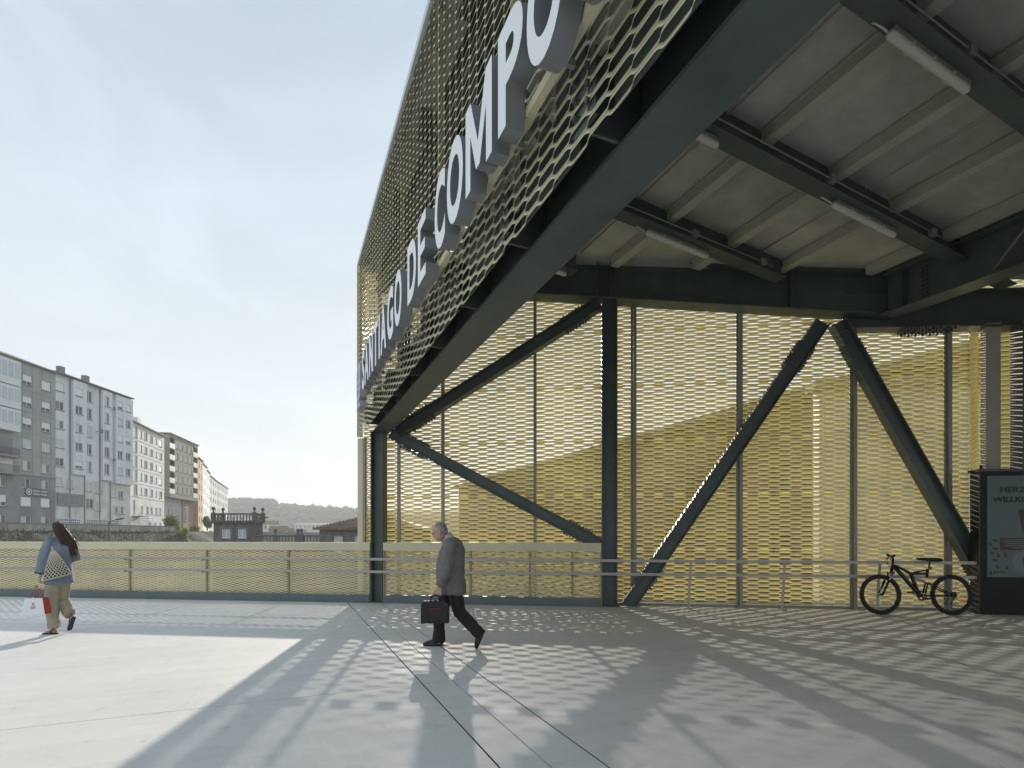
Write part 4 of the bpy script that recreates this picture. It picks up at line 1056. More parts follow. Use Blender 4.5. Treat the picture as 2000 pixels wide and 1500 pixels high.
for k in range(44):
    xx = -o + .12 + k * (wC + 2 * o - .24) / 43; t = 1.0
    lim = min((xx + o) / 4.7, (wC + o - xx) / 4.7, 1.0)
    m.tube([(xx, -o, zt + .03), (xx, -o + (4 + o) * lim, zt + .03 + hr_ * lim)], .075, 6)
m.build('tile_courses', TILE, rf)['kind'] = 'stuff'
# lamp posts
def lamp(px, d, ytop, label, arm=True):
    r = empty('street_lamp', (sx(px, d), d, -7), 0, label, 'street lamp'); h = szz(ytop, d) + 7
    MB().tube([(0, 0, 0), (0, 0, h)], [.09, .05], 8).build('pole', FRAMED, r)
    m = MB(); m.tube([(0, 0, h), (.35, 0, h + .12), (.75, 0, h + .22)], .03, 6); m.obox((1.0, 0, h + .25), (.3, 0, .06), (0, .12, 0), (0, 0, .05)); m.build('lamp_head', FRAMED, r)
lamp(498, 54, 1016, 'dark street lamp beside the balustraded stone house')
lamp(213, 50, 1019, 'thin street lamp in front of the retaining wall')
# far houses
rng = random.Random(21)
fh = [(452, 330, 1004, 60, REND_WHITE, 'long white house below the wooded hill'), (525, 240, 1017, 26, REND_WHITE, 'far pale house with brown roof, upper one of the cluster'), (541, 190, 1027, 30, REND_GREY, 'grey gabled house among the far houses'), (560, 200, 1031, 16, REND_WHITE, 'white house side-on next to the grey gabled house'), (583, 300, 1033, 20, REND_BLUE, 'far pale blue shed with windows'), (512, 170, 1040, 22, REND_WHITE, 'low white roof just above the balustrade'), (610, 420, 1021, 70, mat('shed_blue', (.45, .49, .52), .7), 'long low pale warehouse in the valley'), (645, 260, 1041, 50, REND_WHITE, 'low white building beside the tiled house')]
for (px, d, yt, wpx, mt, lb) in fh:
    zt = szz(yt, d) + 7; w = wpx / F * d; dp = w * .6
    r = empty('far_house', (sx(px, d) - w / 2, d, -7), math.radians(rng.uniform(-12, 12)), lb, 'house', 'houses in the valley')
    MB().box(0, w, 0, dp, 0, zt - 1.6).build('wall', mt, r)
    m = MB(); m.v += [(-.4, -.4, zt - 1.6), (w + .4, -.4, zt - 1.6), (w + .4, dp / 2, zt), (-.4, dp / 2, zt), (w + .4, dp + .4, zt - 1.6), (-.4, dp + .4, zt - 1.6)]
    for f in ((0, 1, 2, 3), (3, 2, 4, 5), (0, 3, 5), (1, 4, 2)): m.f.append(f); m.m.append(0)
    m.build('roof', TILE if mt is not REND_BLUE and w < 30 else ROOFM, r)
    n = max(2, int(w / 3.0))
    for k in range(n): MB().box(w * (k + .35) / n, w * (k + .65) / n, -.06, -.005, zt - 3.6, zt - 2.3).build('window', PANE_M, r)
# valley trees
sp = []
for k in range(420):
    px = rng.uniform(440, 705); d = rng.uniform(180, 620); sp.append((sx(px, d), d, -7 + rng.uniform(1, 5), rng.uniform(1.5, 3.6)))
o = crown_mass('valley_trees', sp, MATS['woodland_leaf'], 6); lab(o, 'scattered trees filling the valley floor', 'trees', kind='stuff')

# ------------------------------------------------------------------ buildings beyond the mesh screen
stn = empty('station_hall', (0, 0, -7), AB_RZ, 'long brown station hall glimpsed through the mesh, its roofline falling away', 'building')
bS = 30.5 / 1.086
HALL = mat('hall_brown', (.20, .165, .12), .85, 0, .12, .4)
hol = [(-75 + k * 3.6, -73.4 + k * 3.6, z0, z0 + 1.9) for k in range(24) for z0 in (2.6, 6.6, 10.8)]
# wall plane x = bS, running along a ; build in a helper frame
hf = MB(); wall_holes(hf, -90, -6, 0, 16.4, hol, 0, .3)
hf.v = [(bS + y, -x, z) for (x, y, z) in hf.v]; hf.build('wall', HALL, stn)
for h in hol: MB().box(bS + .28, bS + .30, -h[1], -h[0], h[2], h[3]).build('window', PANE_M, stn)
MB().box(bS - .8, bS + 14, 5.5, 90.5, 16.41, 16.9).build('roof', mat('hall_roof', (.16, .14, .12), .7), stn)
MB().box(bS + .4, bS + 14, 6, 90, 0, 16.4).build('hall_body', HALL, stn)
for k in range(20): MB().box(bS - .12, bS - .002, 7.6 + k * 4.1, 7.9 + k * 4.1, 0, 16.3).build('pilaster', HALL, stn)
pl = empty('lift_tower', (0, 0, -7), W_RZ, 'pale lift tower block glimpsed behind the right-hand mesh panels', 'building')
c0 = Vector(((1600 - 1000) / F * 19, 19, 0)); M_ = Matrix.Rotation(-W_RZ, 4, 'Z'); l0 = M_ @ c0
PALE = mat('pale_cladding', (.50, .50, .46), .6, 0, .06, .5)
MB().box(l0.x, l0.x + 5.6, l0.y, l0.y + .5, 0, 13.6).build('wall', PALE, pl)
for k in range(5): MB().box(l0.x + .2 + k * 1.08, l0.x + 1.1 + k * 1.08, l0.y - .03, l0.y - .002, 1, 13.2).build('cladding_panel', mat('pale_panel', (.56, .57, .54), .4, 0, .05, .5), pl)
MB().box(l0.x - .2, l0.x + 5.8, l0.y - .2, l0.y + .7, 13.601, 13.9).build('roof', SILL, pl)

# ------------------------------------------------------------------ air
hz = MB().box(-1600, 1600, -260, 1800, -10.5, 62).build('haze', [])
hm = bpy.data.materials.new('haze_air'); hm.use_nodes = True; hn = hm.node_tree; hn.nodes.clear()
pv = hn.nodes.new('ShaderNodeVolumePrincipled'); pv.inputs['Color'].default_value = (0.93, 0.96, 1.0, 1); pv.inputs['Density'].default_value = 0.0006; pv.inputs['Anisotropy'].default_value = 0.2
ho = hn.nodes.new('ShaderNodeOutputMaterial'); hn.links.new(pv.outputs['Volume'], ho.inputs['Volume'])
hz.data.materials.clear(); hz.data.materials.append(hm); lab(hz, 'thin pale haze over the valley', kind='stuff')
# ------------------------------------------------------------------ advertising kiosk
KD = ground(1912, 1200)
kio = empty('display_kiosk', KD, W_RZ, 'black free-standing poster display kiosk with a pale blue-grey welcome poster', 'kiosk')
KW, KH, KT = 1.50, 2.66, 0.22
KBLK = mat('kiosk_black', (0.010, 0.011, 0.011), 0.5, 0.0, .1, 2, spec=.25)
KSIDE = mat('kiosk_side', (0.045, 0.047, 0.048), 0.35, 0.4, .1, 2)
m = MB(); m.box(0.012, KW, 0.0, KT, 0.0, .62); m.build('base', KBLK, kio)
m = MB(); m.box(0.012, KW, 0.0, KT, .62, KH); m.build('cabinet', KBLK, kio)
MB().box(-.004, .011, -.012, KT + .01, 0.0, KH).build('side_panel', KSIDE, kio)
MB().box(-.03, KW + .03, -.03, KT + .03, KH + .001, KH + .05).build('top_cap', mat('kiosk_cap', (.03, .035, .05), .3, .3), kio)
MB().box(.08, .11, .08, .11, KH + .05, KH + .14).build('lifting_lug', KBLK, kio)
PX0, PX1, PZ0, PZ1 = .135, 1.375, .70, 2.58
PAPER = mat('poster_paper', (.11, .145, .148), .5, 0, .04, 3)
pos = MB().box(PX0, PX1, -.006, -.001, PZ0, PZ1).build('poster', PAPER, kio)
INK = mat('poster_ink', (.03, .035, .04), .6); BROWN = mat('poster_brown', (.085, .045, .034), .6, 0, .3, 12); PALEP = mat('poster_pale', (.17, .215, .22), .6)
cxp = (PX0 + PX1) / 2
put_text('HERZLICH', cxp - .40, cxp + .40, 2.27, 2.375, -.010, pos, INK, offset=.03)
put_text('WILLKOMMEN', cxp - .53, cxp + .53, 2.09, 2.195, -.010, pos, INK, offset=.03)
# cross shape with pointed foot, printed brown
def cross(cx, cz, h, y, mt, name):
    w = h * .26; pts = [(0, -.5), (.07, -.05), (.09, .12), (.26, .10), (.30, .17), (.26, .25), (.09, .22), (.10, .36), (.05, .46), (0, .5)]
    poly = [(cx + x * w * 1.6, cz + z * h) for x, z in pts] + [(cx - x * w * 1.6, cz + z * h) for x, z in reversed(pts[1:-1])]
    return MB().prism(poly, y - .002, y, M=XZ).build(name, mt, pos)
MB().prism([(cxp - .10, 1.95), (cxp + .10, 1.95), (cxp + .045, 1.62), (cxp, 1.47), (cxp - .045, 1.62)], -.010, -.0075, M=XZ).build('printed_cone', BROWN, pos)
MB().box(cxp - .40, cxp + .40, -.0105, -.0075, 1.20, 1.43).build('text_box', BROWN, pos)
for k in range(5):
    w_ = (.33, .36, .30, .35, .22)[k]
    MB().box(cxp - w_, cxp + w_ * .9, -.0125, -.0108, 1.385 - k * .036, 1.398 - k * .036).build('text_line', PALEP, pos)
def disc(cx, cz, R, r0, y, mt, name, n=40):
    m = MB()
    for k in range(n):
        a, b = 2 * math.pi * k / n, 2 * math.pi * (k + 1) / n
        m.quad((cx + r0 * math.cos(a), y, cz + r0 * math.sin(a)), (cx + R * math.cos(a), y, cz + R * math.sin(a)), (cx + R * math.cos(b), y, cz + R * math.sin(b)), (cx + r0 * math.cos(b), y, cz + r0 * math.sin(b)))
    return m.build(name, mt, pos)
disc(cxp - .02, .985, .225, 0.0, -.0115, PALEP, 'roundel'); disc(cxp - .02, .985, .205, .197, -.0125, INK, 'roundel_ring'); cross(cxp - .02, .985, .20, -.0125, BROWN, 'printed_cross')
rng = random.Random(4)
alm = []
for k in range(400):
    x = rng.uniform(PX0 + .05, PX1 - .05); z = rng.uniform(PZ0 + .04, 1.42)
    if math.hypot(x - cxp + .02, z - .985) < .29 or abs(x - cxp) < .44 and z > 1.13: continue
    if z > 1.25 and rng.random() < .5: continue
    if any(math.hypot(x - a[0], z - a[1]) < .095 for a in alm): continue
    if .84 > z and x > PX0 + .08 and x < PX0 + .36: continue
    alm.append((x, z))
for (x, z) in alm:
    an = rng.uniform(0, 3.14); L_ = rng.uniform(.038, .05); W_ = L_ * .55; pl_ = []
    for k in range(14):
        a = 2 * math.pi * k / 14; u = math.cos(a) * L_ * (1.15 if math.cos(a) > .9 else 1); v = math.sin(a) * W_
        pl_.append((x + u * math.cos(an) - v * math.sin(an), z + u * math.sin(an) + v * math.cos(an)))
    MB().prism(pl_, -.0095, -.0072, M=XZ).build('printed_almond', BROWN, pos)
MB().box(PX0 + .11, PX0 + .145, -.0095, -.0072, .77, .815).build('small_mark', INK, pos)
for k in range(2): MB().box(PX0 + .16, PX0 + .30, -.0095, -.0072, .778 + k * .02, .786 + k * .02).build('text_line', INK, pos)

# ------------------------------------------------------------------ bicycle
bk_p = (ground(1725, 1198) + ground(1857, 1198)) / 2 - WY * .20 - WU * .12
bike = empty('bicycle', bk_p, math.radians(-3), 'black dual-suspension mountain bike parked against the handrail', 'bicycle')
bike.rotation_euler = (math.radians(-4), 0, math.radians(-3))
U = .00129
def bp(zx, zy, y=0.0): return Vector(((zx - 1131) * U, y, (1487 - zy) * U * 1.015))
FR = mat('bike_frame', (0.016, 0.016, 0.017), 0.25, .2); CHR = mat('bike_chrome', (.45, .45, .45), .25, 1.0); ORG = mat('reflector_orange', (.75, .30, .02), .25); DKM = mat('bike_dark_metal', (.05, .05, .052), .4, .7)
RW = .372
def torus(mb, c, R, r, n=40, k=10, mi=0, sq=1.0):
    base = len(mb.v)
    for i in range(n):
        a = 2 * math.pi * i / n
        for j in range(k):
            b = 2 * math.pi * j / k; rr = R + r * math.cos(b); mb.v.append((c[0] + rr * math.cos(a), c[1] + r * sq * math.sin(b), c[2] + rr * math.sin(a)))
    for i in range(n):
        for j in range(k):
            i2 = (i + 1) % n; j2 = (j + 1) % k; mb.f.append((base + i * k + j, base + i2 * k + j, base + i2 * k + j2, base + i * k + j2)); mb.m.append(mi)
for nm, c in (('front_wheel', Vector(((638 - 1131) * U, 0, RW))), ('rear_wheel', Vector(((1628 - 1131) * U, 0, RW)))):
    m = MB(); torus(m, (0, 0, 0), RW - .033, .033, 56, 10)
    for k in range(60):      # tread knobs
        a = 2 * math.pi * k / 60; e = Vector((math.cos(a), 0, math.sin(a))); t = Vector((-math.sin(a), 0, math.cos(a)))
        for yy in (-.014, .014): m.obox(e * (RW - .002) + Vector((0, yy, 0)), e * .004, t * .009, Vector((0, .008, 0)))
    w = m.build('wheel', RUBBER, bike, True, c)
    m = MB(); torus(m, (0, 0, 0), RW - .068, .011, 48, 8, 0, 1.2); m.build('rim', DKM, w, True)
    m = MB(); m.tube([(0, -.05, 0), (0, .05, 0)], .022, 12); m.tube([(0, -.07, 0), (0, .07, 0)], .006, 8); m.build('hub', DKM, w, True)
    m = MB()
    for k in range(32):
        a = 2 * math.pi * k / 32; b = a + (.5 if k % 4 < 2 else -.5); yy = .028 if k % 2 else -.028
        m.tube([(math.cos(b) * .02, yy, math.sin(b) * .02), (math.cos(a) * (RW - .075), 0, math.sin(a) * (RW - .075))], .0014, 4, cap=False)
    m.build('spokes', CHR, w)['kind'] = 'stuff'
    rp_ = (Vector((-.165, -.012, -.14)) if nm == 'front_wheel' else Vector((.20, -.012, -.11)))
    MB().obox(rp_, (.036, 0, -.008), (0, .008, 0), (.006, 0, .024)).build('reflector', ORG, w)
# frame
m = MB()
m.tube([bp(838, 700), bp(815, 860)], .023, 12)
m.tube([bp(835, 790), bp(985, 965), bp(1130, 1150), bp(1185, 1215)], [.034, .036, .034, .028], 12)
m.tube([bp(860, 790), bp(985, 850), bp(1075, 905), bp(1110, 1000), bp(1150, 1130), bp(1190, 1200)], [.022, .024, .030, .034, .034, .028], 12)
m.tube([bp(1075, 905), bp(1180, 905), bp(1300, 905)], [.028, .024, .022], 12)
m.tube([bp(1110, 890), bp(1210, 870), bp(1310, 855)], .014, 10)
m.tube([bp(1298, 960), bp(1318, 840)], .022, 12)
m.tube([bp(1185, 1215, -.045), bp(1185, 1215, .045)], .030, 14)
m.build('frame', FR, bike, True)
m = MB()
for yy in (-.055, .055):
    m.tube([bp(1230, 1205, yy * .6), bp(1330, 1222, yy), bp(1625, 1210, yy)], .013, 8)
    m.tube([bp(1300, 1030, yy * .6), bp(1400, 1090, yy), bp(1620, 1200, yy)], .012, 8)
    m.tube([bp(1290, 1040, yy * .6), bp(1250, 1180, yy * .6)], .015, 8)
m.build('swingarm', FR, bike, True)
m = MB(); m.tube([bp(1140, 975), bp(1290, 1035)], .012, 8)
pts = []
for k in range(60):
    u = k / 59; a = u * 2 * math.pi * 7; c = bp(1160, 983).lerp(bp(1265, 1025), u); pts.append(c + Vector((0, math.cos(a) * .024, math.sin(a) * .024)))
m.tube(pts, .004, 5); m.build('shock_absorber', CHR, bike, True)
m = MB(); m.tube([bp(1298, 950), bp(1352, 735)], .014, 10); m.build('seat_post', DKM, bike, True)
m = MB(); sp_ = [(1170, 694, .020, .016), (1240, 698, .030, .026), (1330, 704, .048, .032), (1420, 708, .074, .038), (1485, 710, .076, .036), (1515, 712, .05, .022)]
base = len(m.v)
m.tube([bp(a, b) for a, b, _, _ in sp_], [(c, d) for _, _, c, d in sp_], 14); m.build('saddle', RUBBER, bike, True)
# fork
m = MB(); m.tube([bp(815, 860), bp(800, 890)], .026, 10); m.bar(bp(800, 892, -.075), bp(800, 892, .075), .05, .035)
for yy in (-.065, .065): m.tube([bp(795, 900, yy), bp(725, 1030, yy)], .015, 10, 1); m.tube([bp(740, 1000, yy), bp(640, 1205, yy)], [.021, .018], 10)
m.tube([bp(745, 975, -.065), bp(700, 960, 0), bp(745, 975, .065)], .012, 8)
m.build('fork', [FR, CHR], bike, True)
# handlebar turned a little
m = MB(); m.tube([bp(838, 700), bp(836, 672), bp(812, 655)], [.02, .02, .017], 10)
hb = [(-.30, .665), (-.22, .655), (-.10, .650), (0, .652), (.10, .650), (.22, .655), (.30, .665)]
def hbp(s, z): c = bp(812, 655); return c + Vector((s * .66, s * .75, (z - .652) * 1.0))
m.tube([hbp(s, z + .0) for s, z in hb], .013, 10); stem = m.build('handlebar', DKM, bike, True)
for sg in (-1, 1): MB().tube([hbp(sg * .20, .656), hbp(sg * .33, .669)], .022, 10).build('grip', RUBBER, stem, True)
for sg in (-1, 1): MB().tube([hbp(sg * .16, .652), hbp(sg * .17, .63) + Vector((-.05, 0, -.03)), hbp(sg * .27, .62) + Vector((-.06, 0, -.03))], .007, 6).build('brake_lever', CHR, stem, True)
m = MB()
m.tube([hbp(-.15, .65), bp(700, 700, -.12), bp(720, 770, -.09), bp(770, 830, -.05), bp(760, 960, -.05)], .004, 6); m.tube([hbp(.15, .65), bp(745, 730, .06), bp(800, 790, .05), bp(900, 860, .04)], .004, 6)
m.build('brake_cable', RUBBER, bike, True)
# drivetrain
m = MB(); c = bp(1185, 1215, -.06); torus(m, c, .082, .009, 36, 6, 0, .5); torus(m, c + Vector((0, .012, 0)), .062, .008, 30, 6, 0, .5)
for k in range(5): a = k * 1.2566; m.tube([c, c + Vector((math.cos(a) * .078, 0, math.sin(a) * .078))], .009, 6)
m.build('chainring', DKM, bike, True)
MB().tube([bp(1185, 1215, -.075), bp(1010, 1170, -.085)], [.014, .010], 8).build('crank', DKM, bike, True); MB().tube([bp(1185, 1215, .075), bp(1360, 1262, .085)], [.014, .010], 8).build('crank', DKM, bike, True)
for (c, yy) in ((bp(1003, 1163), -.13), (bp(1366, 1266), .13)): MB().obox(c + Vector((0, yy, 0)), (.045, 0, .008), (0, .045, 0), (-.002, 0, .012)).build('pedal', DKM, bike)
m = MB(); c = Vector(((1628 - 1131) * U, -.055, RW))
for k, r in enumerate((.058, .050, .042, .034)): torus(m, c + Vector((0, -.006 * k, 0)), r, .004, 24, 5)
m.tube([c + Vector((0, -.02, 0)), c + Vector((0, .02, 0))], .03, 12); m.build('cassette', DKM, bike, True)
m = MB(); m.tube([c + Vector((0, -.02, -.02)), c + Vector((-.04, -.025, -.09)), c + Vector((-.07, -.025, -.15))], .010, 6)
torus(m, c + Vector((-.04, -.025, -.085)), .018, .005, 14, 5); torus(m, c + Vector((-.07, -.025, -.15)), .018, .005, 14, 5); m.build('derailleur', DKM, bike, True)
cr = bp(1185, 1215, -.06)
m = MB(); m.tube([cr + Vector((0, 0, .082)), c + Vector((0, -.01, .045))], .004, 5); m.tube([cr + Vector((0, 0, -.082)), c + Vector((-.07, -.02, -.168))], .004, 5); m.build('chain', DKM, bike)
m = MB(); m.obox(bp(1358, 828, 0), (.012, 0, 0), (0, .014, 0), (0, 0, .03)); m.build('rear_reflector', mat('reflector_red', (.35, .02, .02), .3), bike)
# ------------------------------------------------------------------ people
def remesh(mb, name, mt, parent, voxel=.008, smooth=4, disp=0.0, dscale=.12):
    me = mb.mesh('tmp', mt); ob = bpy.data.objects.new('tmp', me); COL.objects.link(ob)
    md = ob.modifiers.new('r', 'REMESH'); md.mode = 'VOXEL'; md.voxel_size = voxel; md.use_smooth_shade = True
    sm = ob.modifiers.new('s', 'SMOOTH'); sm.factor = .5; sm.iterations = smooth
    if disp:
        tx = bpy.data.textures.new('folds', 'CLOUDS'); tx.noise_scale = dscale; tx.noise_depth = 2
        dm = ob.modifiers.new('d', 'DISPLACE'); dm.texture = tx; dm.strength = disp; dm.mid_level = .5; dm.texture_coords = 'LOCAL'
    bpy.context.view_layer.update(); dg = bpy.context.evaluated_depsgraph_get()
    res = bpy.data.meshes.new_from_object(ob.evaluated_get(dg)); bpy.data.objects.remove(ob)
    res.materials.clear(); res.materials.append(mt); res.polygons.foreach_set('use_smooth', [True] * len(res.polygons)); res.update()
    return link(name, res, parent)
def V3(*a): return Vector(a)
def head(mb, base, h, tilt, yaw=0.0):
    """base = chin-neck point; x forward"""
    M = Matrix.Translation(base) @ Matrix.Rotation(yaw, 4, 'Z') @ Matrix.Rotation(tilt, 4, 'Y')
    pr = [(0, .040, .018, .020), (.06, .034, .046, .038), (.16, .022, .068, .054), (.30, .008, .084, .064), (.45, .000, .094, .072), (.60, -.004, .099, .076), (.74, -.007, .096, .075), (.86, -.010, .080, .064), (.95, -.012, .052, .043), (1.0, -.012, .016, .014)]
    k = h / .235
    mb.rings([(f * k, 0, t * h, a * k, b * k) for t, f, a, b in pr], 20, M=M)
    mb.rings([(x * k, 0, z * h, a * k, b * k) for z, x, a, b in ((.30, .088, .012, .016), (.35, .096, .017, .016), (.42, .092, .012, .011), (.52, .086, .008, .008))], 10, M=M)     # nose
    for sg in (-1, 1):
        mb.rings([(-.008 * k, sg * .074 * k, z * h, a * k, .011 * k) for z, a in ((.33, .008), (.40, .017), (.50, .022), (.57, .014))], 10, M=M)
    mb.rings([(.076 * k, 0, .19 * h, .012 * k, .022 * k), (.080 * k, 0, .215 * h, .013 * k, .024 * k), (.079 * k, 0, .24 * h, .010 * k, .020 * k)], 10, M=M)     # lips
    mb.rings([(.080 * k, 0, .555 * h, .014 * k, .055 * k), (.082 * k, 0, .59 * h, .016 * k, .052 * k), (.078 * k, 0, .62 * h, .010 * k, .045 * k)], 12, M=M)   # brow
    return M
def eyes(M, h, parent):
    k = h / .235
    for sg in (-1, 1):
        m = MB(); m.rings([(.081 * k, sg * .031 * k, (.50 + dz) * h, r * k, r * 1.5 * k) for dz, r in ((-.025, .002), (-.012, .007), (.0, .009), (.012, .007), (.025, .002))], 10, M=M)
        m.build('eye', mat('eye_dark', (.05, .04, .035), .2), parent, True)
def hand(mb, wrist, d, palm_n, side, curl=1.0, s=1.0):
    """wrist point, d = direction of the hand, palm_n = palm normal (where the fingers curl to), side = thumb direction"""
    d = d.normalized(); side = side.normalized(); n = palm_n.normalized()
    mb.tube([wrist - d * .03 * s, wrist + d * .02 * s, wrist + d * .06 * s, wrist + d * .085 * s], [(.024 * s, .018 * s), (.034 * s, .016 * s), (.040 * s, .015 * s), (.038 * s, .013 * s)], 12) if False else None
    for k, (o, L_) in enumerate(((.030, .066), (.010, .075), (-.010, .070), (-.029, .055))):
        a = wrist + side * o * .6 * s; b = wrist + d * .085 * s + side * o * s
        mb.tube([a, b], [.013 * s, .0115 * s], 8)
        p = b; dd = d.copy(); ang = 0; pts = [b - d * .02 * s, b]
        for j, fr in enumerate((.45, .32, .25)):
            ang += curl * (.75, .95, .7)[j]
            v = d * math.cos(ang) + n * math.sin(ang); p = p + v * L_ * fr * s; pts.append(p.copy())
        mb.tube(pts, [.0095 * s, .0095 * s, .009 * s, .008 * s, .0068 * s], 8)
    t0 = wrist + d * .02 * s + side * .02 * s
    mb.tube([t0, t0 + (d * .5 + side * .8).normalized() * .035 * s, t0 + d * .055 * s + side * .034 * s + n * .018 * s * curl, t0 + d * .075 * s + side * .026 * s + n * .034 * s * curl], [.014 * s, .0115 * s, .010 * s, .0075 * s], 8)
SKIN = mat('skin', (.50, .31, .23), .5, 0, .06, 12)
SKIN2 = mat('skin_tanned', (.42, .25, .18), .5, 0, .06, 12)

# ---- the man walking with a briefcase
mp_ = Vector(((870 - 1000) / F * 7.14, 7.14, 0))
man = empty('person', mp_, math.pi, 'person in a grey blazer and black trousers striding with head bowed, carrying a briefcase', 'person')
R_hip, R_knee, R_ank = V3(-.075, -.09, .84), V3(.085, -.085, .44), V3(.105, -.075, .09)
L_hip, L_knee, L_ank = V3(-.10, .09, .84), V3(-.20, .095, .47), V3(-.455, .095, .20)
Ls, Le, Lw = V3(-.085, .205, 1.36), V3(-.05, .275, 1.06), V3(.050, .265, .815)
Rs, Re, Rw = V3(-.085, -.205, 1.36), V3(-.17, -.265, 1.08), V3(-.06, -.27, .85)
b = MB()
b.rings([(-.08, 0, .76, .09, .13), (-.085, 0, .85, .115, .155), (-.07, 0, .98, .12, .150), (-.07, 0, 1.12, .125, .155), (-.085, 0, 1.26, .120, .175), (-.095, 0, 1.35, .09, .165), (-.085, 0, 1.41, .06, .09), (-.07, 0, 1.45, .05, .055)], 20)
b.tube([V3(-.085, 0, 1.40), V3(-.055, 0, 1.46), V3(-.02, 0, 1.50)], [.058, .054, .052], 14)
HM = head(b, V3(.035, 0, 1.420), .238, math.radians(20))
for (a, e, w) in ((Ls, Le, Lw), (Rs, Re, Rw)): b.tube([a * 1, a.lerp(e, .5), e, e.lerp(w, .5), w], [.055, .048, .042, .038, .028], 12)
for (h_, k_, a_) in ((R_hip, R_knee, R_ank), (L_hip, L_knee, L_ank)): b.tube([h_, h_.lerp(k_, .5), k_, k_.lerp(a_, .4), a_], [.085, .072, .055, .052, .036], 12)
b.tube([R_ank + V3(-.03, 0, -.05), R_ank + V3(.06, 0, -.045), R_ank + V3(.16, 0, -.06)], [.035, .035, .025], 10)
b.tube([L_ank + V3(-.02, 0, .02), L_ank + V3(.0, 0, -.06), L_ank + V3(.03, 0, -.13)], [.035, .035, .025], 10)
hand(b, Lw, V3(.08, 0, -1), V3(0, -1, 0), V3(1, 0, 0), 1.15, 1.05); hand(b, Rw, V3(.1, 0, -1), V3(0, 1, 0), V3(1, 0, 0), .45, 1.0)
body = remesh(b, 'body', SKIN, man, .0055, 3)
eyes(HM, .238, body)
# hair
m = MB(); k = .238 / .235
hrs = [(.26, -.055, .040, .060), (.40, -.048, .058, .073), (.52, -.040, .068, .0765), (.62, -.034, .077, .079), (.74, -.022, .088, .078), (.86, -.015, .083, .067), (.95, -.014, .055, .046), (1.012, -.014, .018, .015)]
m.rings([(f, 0, t * .238, a, b_) for t, f, a, b_ in hrs], 20, M=HM)
remesh(m, 'hair', mat('hair_grey', (.24, .235, .23), .6, 0, .55, 45, .6, 140), man, .005, 1, .012, .03)
# glasses
m = MB()
for sg in (-1, 1):
    pts = [HM @ V3(.101, sg * .033 + .024 * math.cos(a), .505 * .238 + .018 * math.sin(a)) for a in [i * math.pi / 8 for i in range(17)]]
    m.tube(pts, .0022, 5); m.tube([HM @ V3(.098, sg * .058, .515 * .238), HM @ V3(.03, sg * .080, .52 * .238), HM @ V3(-.01, sg * .080, .50 * .238)], .0022, 5)
m.tube([HM @ V3(.104, -.010, .51 * .238), HM @ V3(.104, .010, .51 * .238)], .002, 5)
m.build('glasses', mat('glasses_metal', (.3, .3, .3), .3, .8), man)
# blazer
BLAZ = mat('blazer_wool', (.165, .165, .155), .9, 0, .14, 25, .35, 220)
m = MB()
m.rings([(-.105, 0, .705, .172, .205), (-.090, 0, .80, .188, .215), (-.065, 0, .92, .190, .208), (-.066, 0, 1.08, .190, .205), (-.085, 0, 1.22, .176, .215), (-.098, 0, 1.33, .152, .222), (-.098, 0, 1.385, .125, .185), (-.088, 0, 1.43, .085, .105), (-.070, 0, 1.46, .066, .070)], 24)
for (a, e, w, wr) in ((Ls, Le, Lw, .052), (Rs, Re, Rw, .052)): m.tube([a + V3(0, -.05 if a.y > 0 else .05, .0), a, a.lerp(e, .5), e, e.lerp(w, .5), w - (w - e).normalized() * .02], [.085, .088, .080, .072, .064, wr], 14)
blz = remesh(m, 'blazer', BLAZ, man, .008, 4, .030, .085)
m = MB(); m.rings([(-.075, 0, 1.425, .078, .088), (-.060, 0, 1.455, .066, .072), (-.045, 0, 1.485, .060, .062)], 18); remesh(m, 'shirt_collar', mat('shirt_light', (.42, .43, .46), .8), man, .006, 2)
for k in range(3): MB().tube([Lw + V3(-.030 - .004 * k, .048, .03 + .022 * k), Lw + V3(-.032 - .004 * k, .056, .03 + .022 * k)], .007, 8).build('button', BLACK, blz)
TRO = mat('trousers_black', (.014, .014, .016), .85, 0, .1, 15, .3, 160)
m = MB()
m.rings([(-.085, 0, .70, .10, .145), (-.088, 0, .78, .115, .155), (-.080, 0, .88, .115, .15)], 20)
m.tube([R_hip, R_hip.lerp(R_knee, .5), R_knee, R_knee.lerp(R_ank, .45), R_ank + V3(-.01, 0, .10), R_ank + V3(-.005, 0, .0), R_ank + V3(.005, 0, -.035)], [.090, .094, .084, .080, .080, .088, .084], 16)
m.tube([L_hip, L_hip.lerp(L_knee, .5), L_knee, L_knee.lerp(L_ank, .45), L_ank + V3(.05, 0, .045), L_ank, L_ank + V3(-.02, 0, -.02)], [.090, .096, .088, .082, .080, .082, .078], 16)
remesh(m, 'trousers', TRO, man, .008, 5, .022, .08)
SHOE = mat('shoe_leather', (.013, .012, .012), .3, 0, .2, 10)
m = MB()      # right shoe, flat
M_ = Matrix.Translation(V3(.055, -.075, 0))
m.rings([(.12, 0, 0.0, .135, .045), (.12, 0, .028, .140, .048)], 20, M=M_)
m.tube([M_ @ V3(0, 0, .07), M_ @ V3(.06, 0, .065), M_ @ V3(.14, 0, .048), M_ @ V3(.215, 0, .036), M_ @ V3(.25, 0, .03)], [(.040, .042), (.042, .045), (.044, .036), (.040, .026), (.022, .012)], 14)
remesh(m, 'shoe', SHOE, man, .006, 3)
m = MB()
M_ = Matrix.Translation(V3(-.535, .095, .225)) @ Matrix.Rotation(math.radians(66), 4, 'Y')
m.rings([(.12, 0, 0.0, .135, .045), (.12, 0, .028, .140, .048)], 20, M=M_)
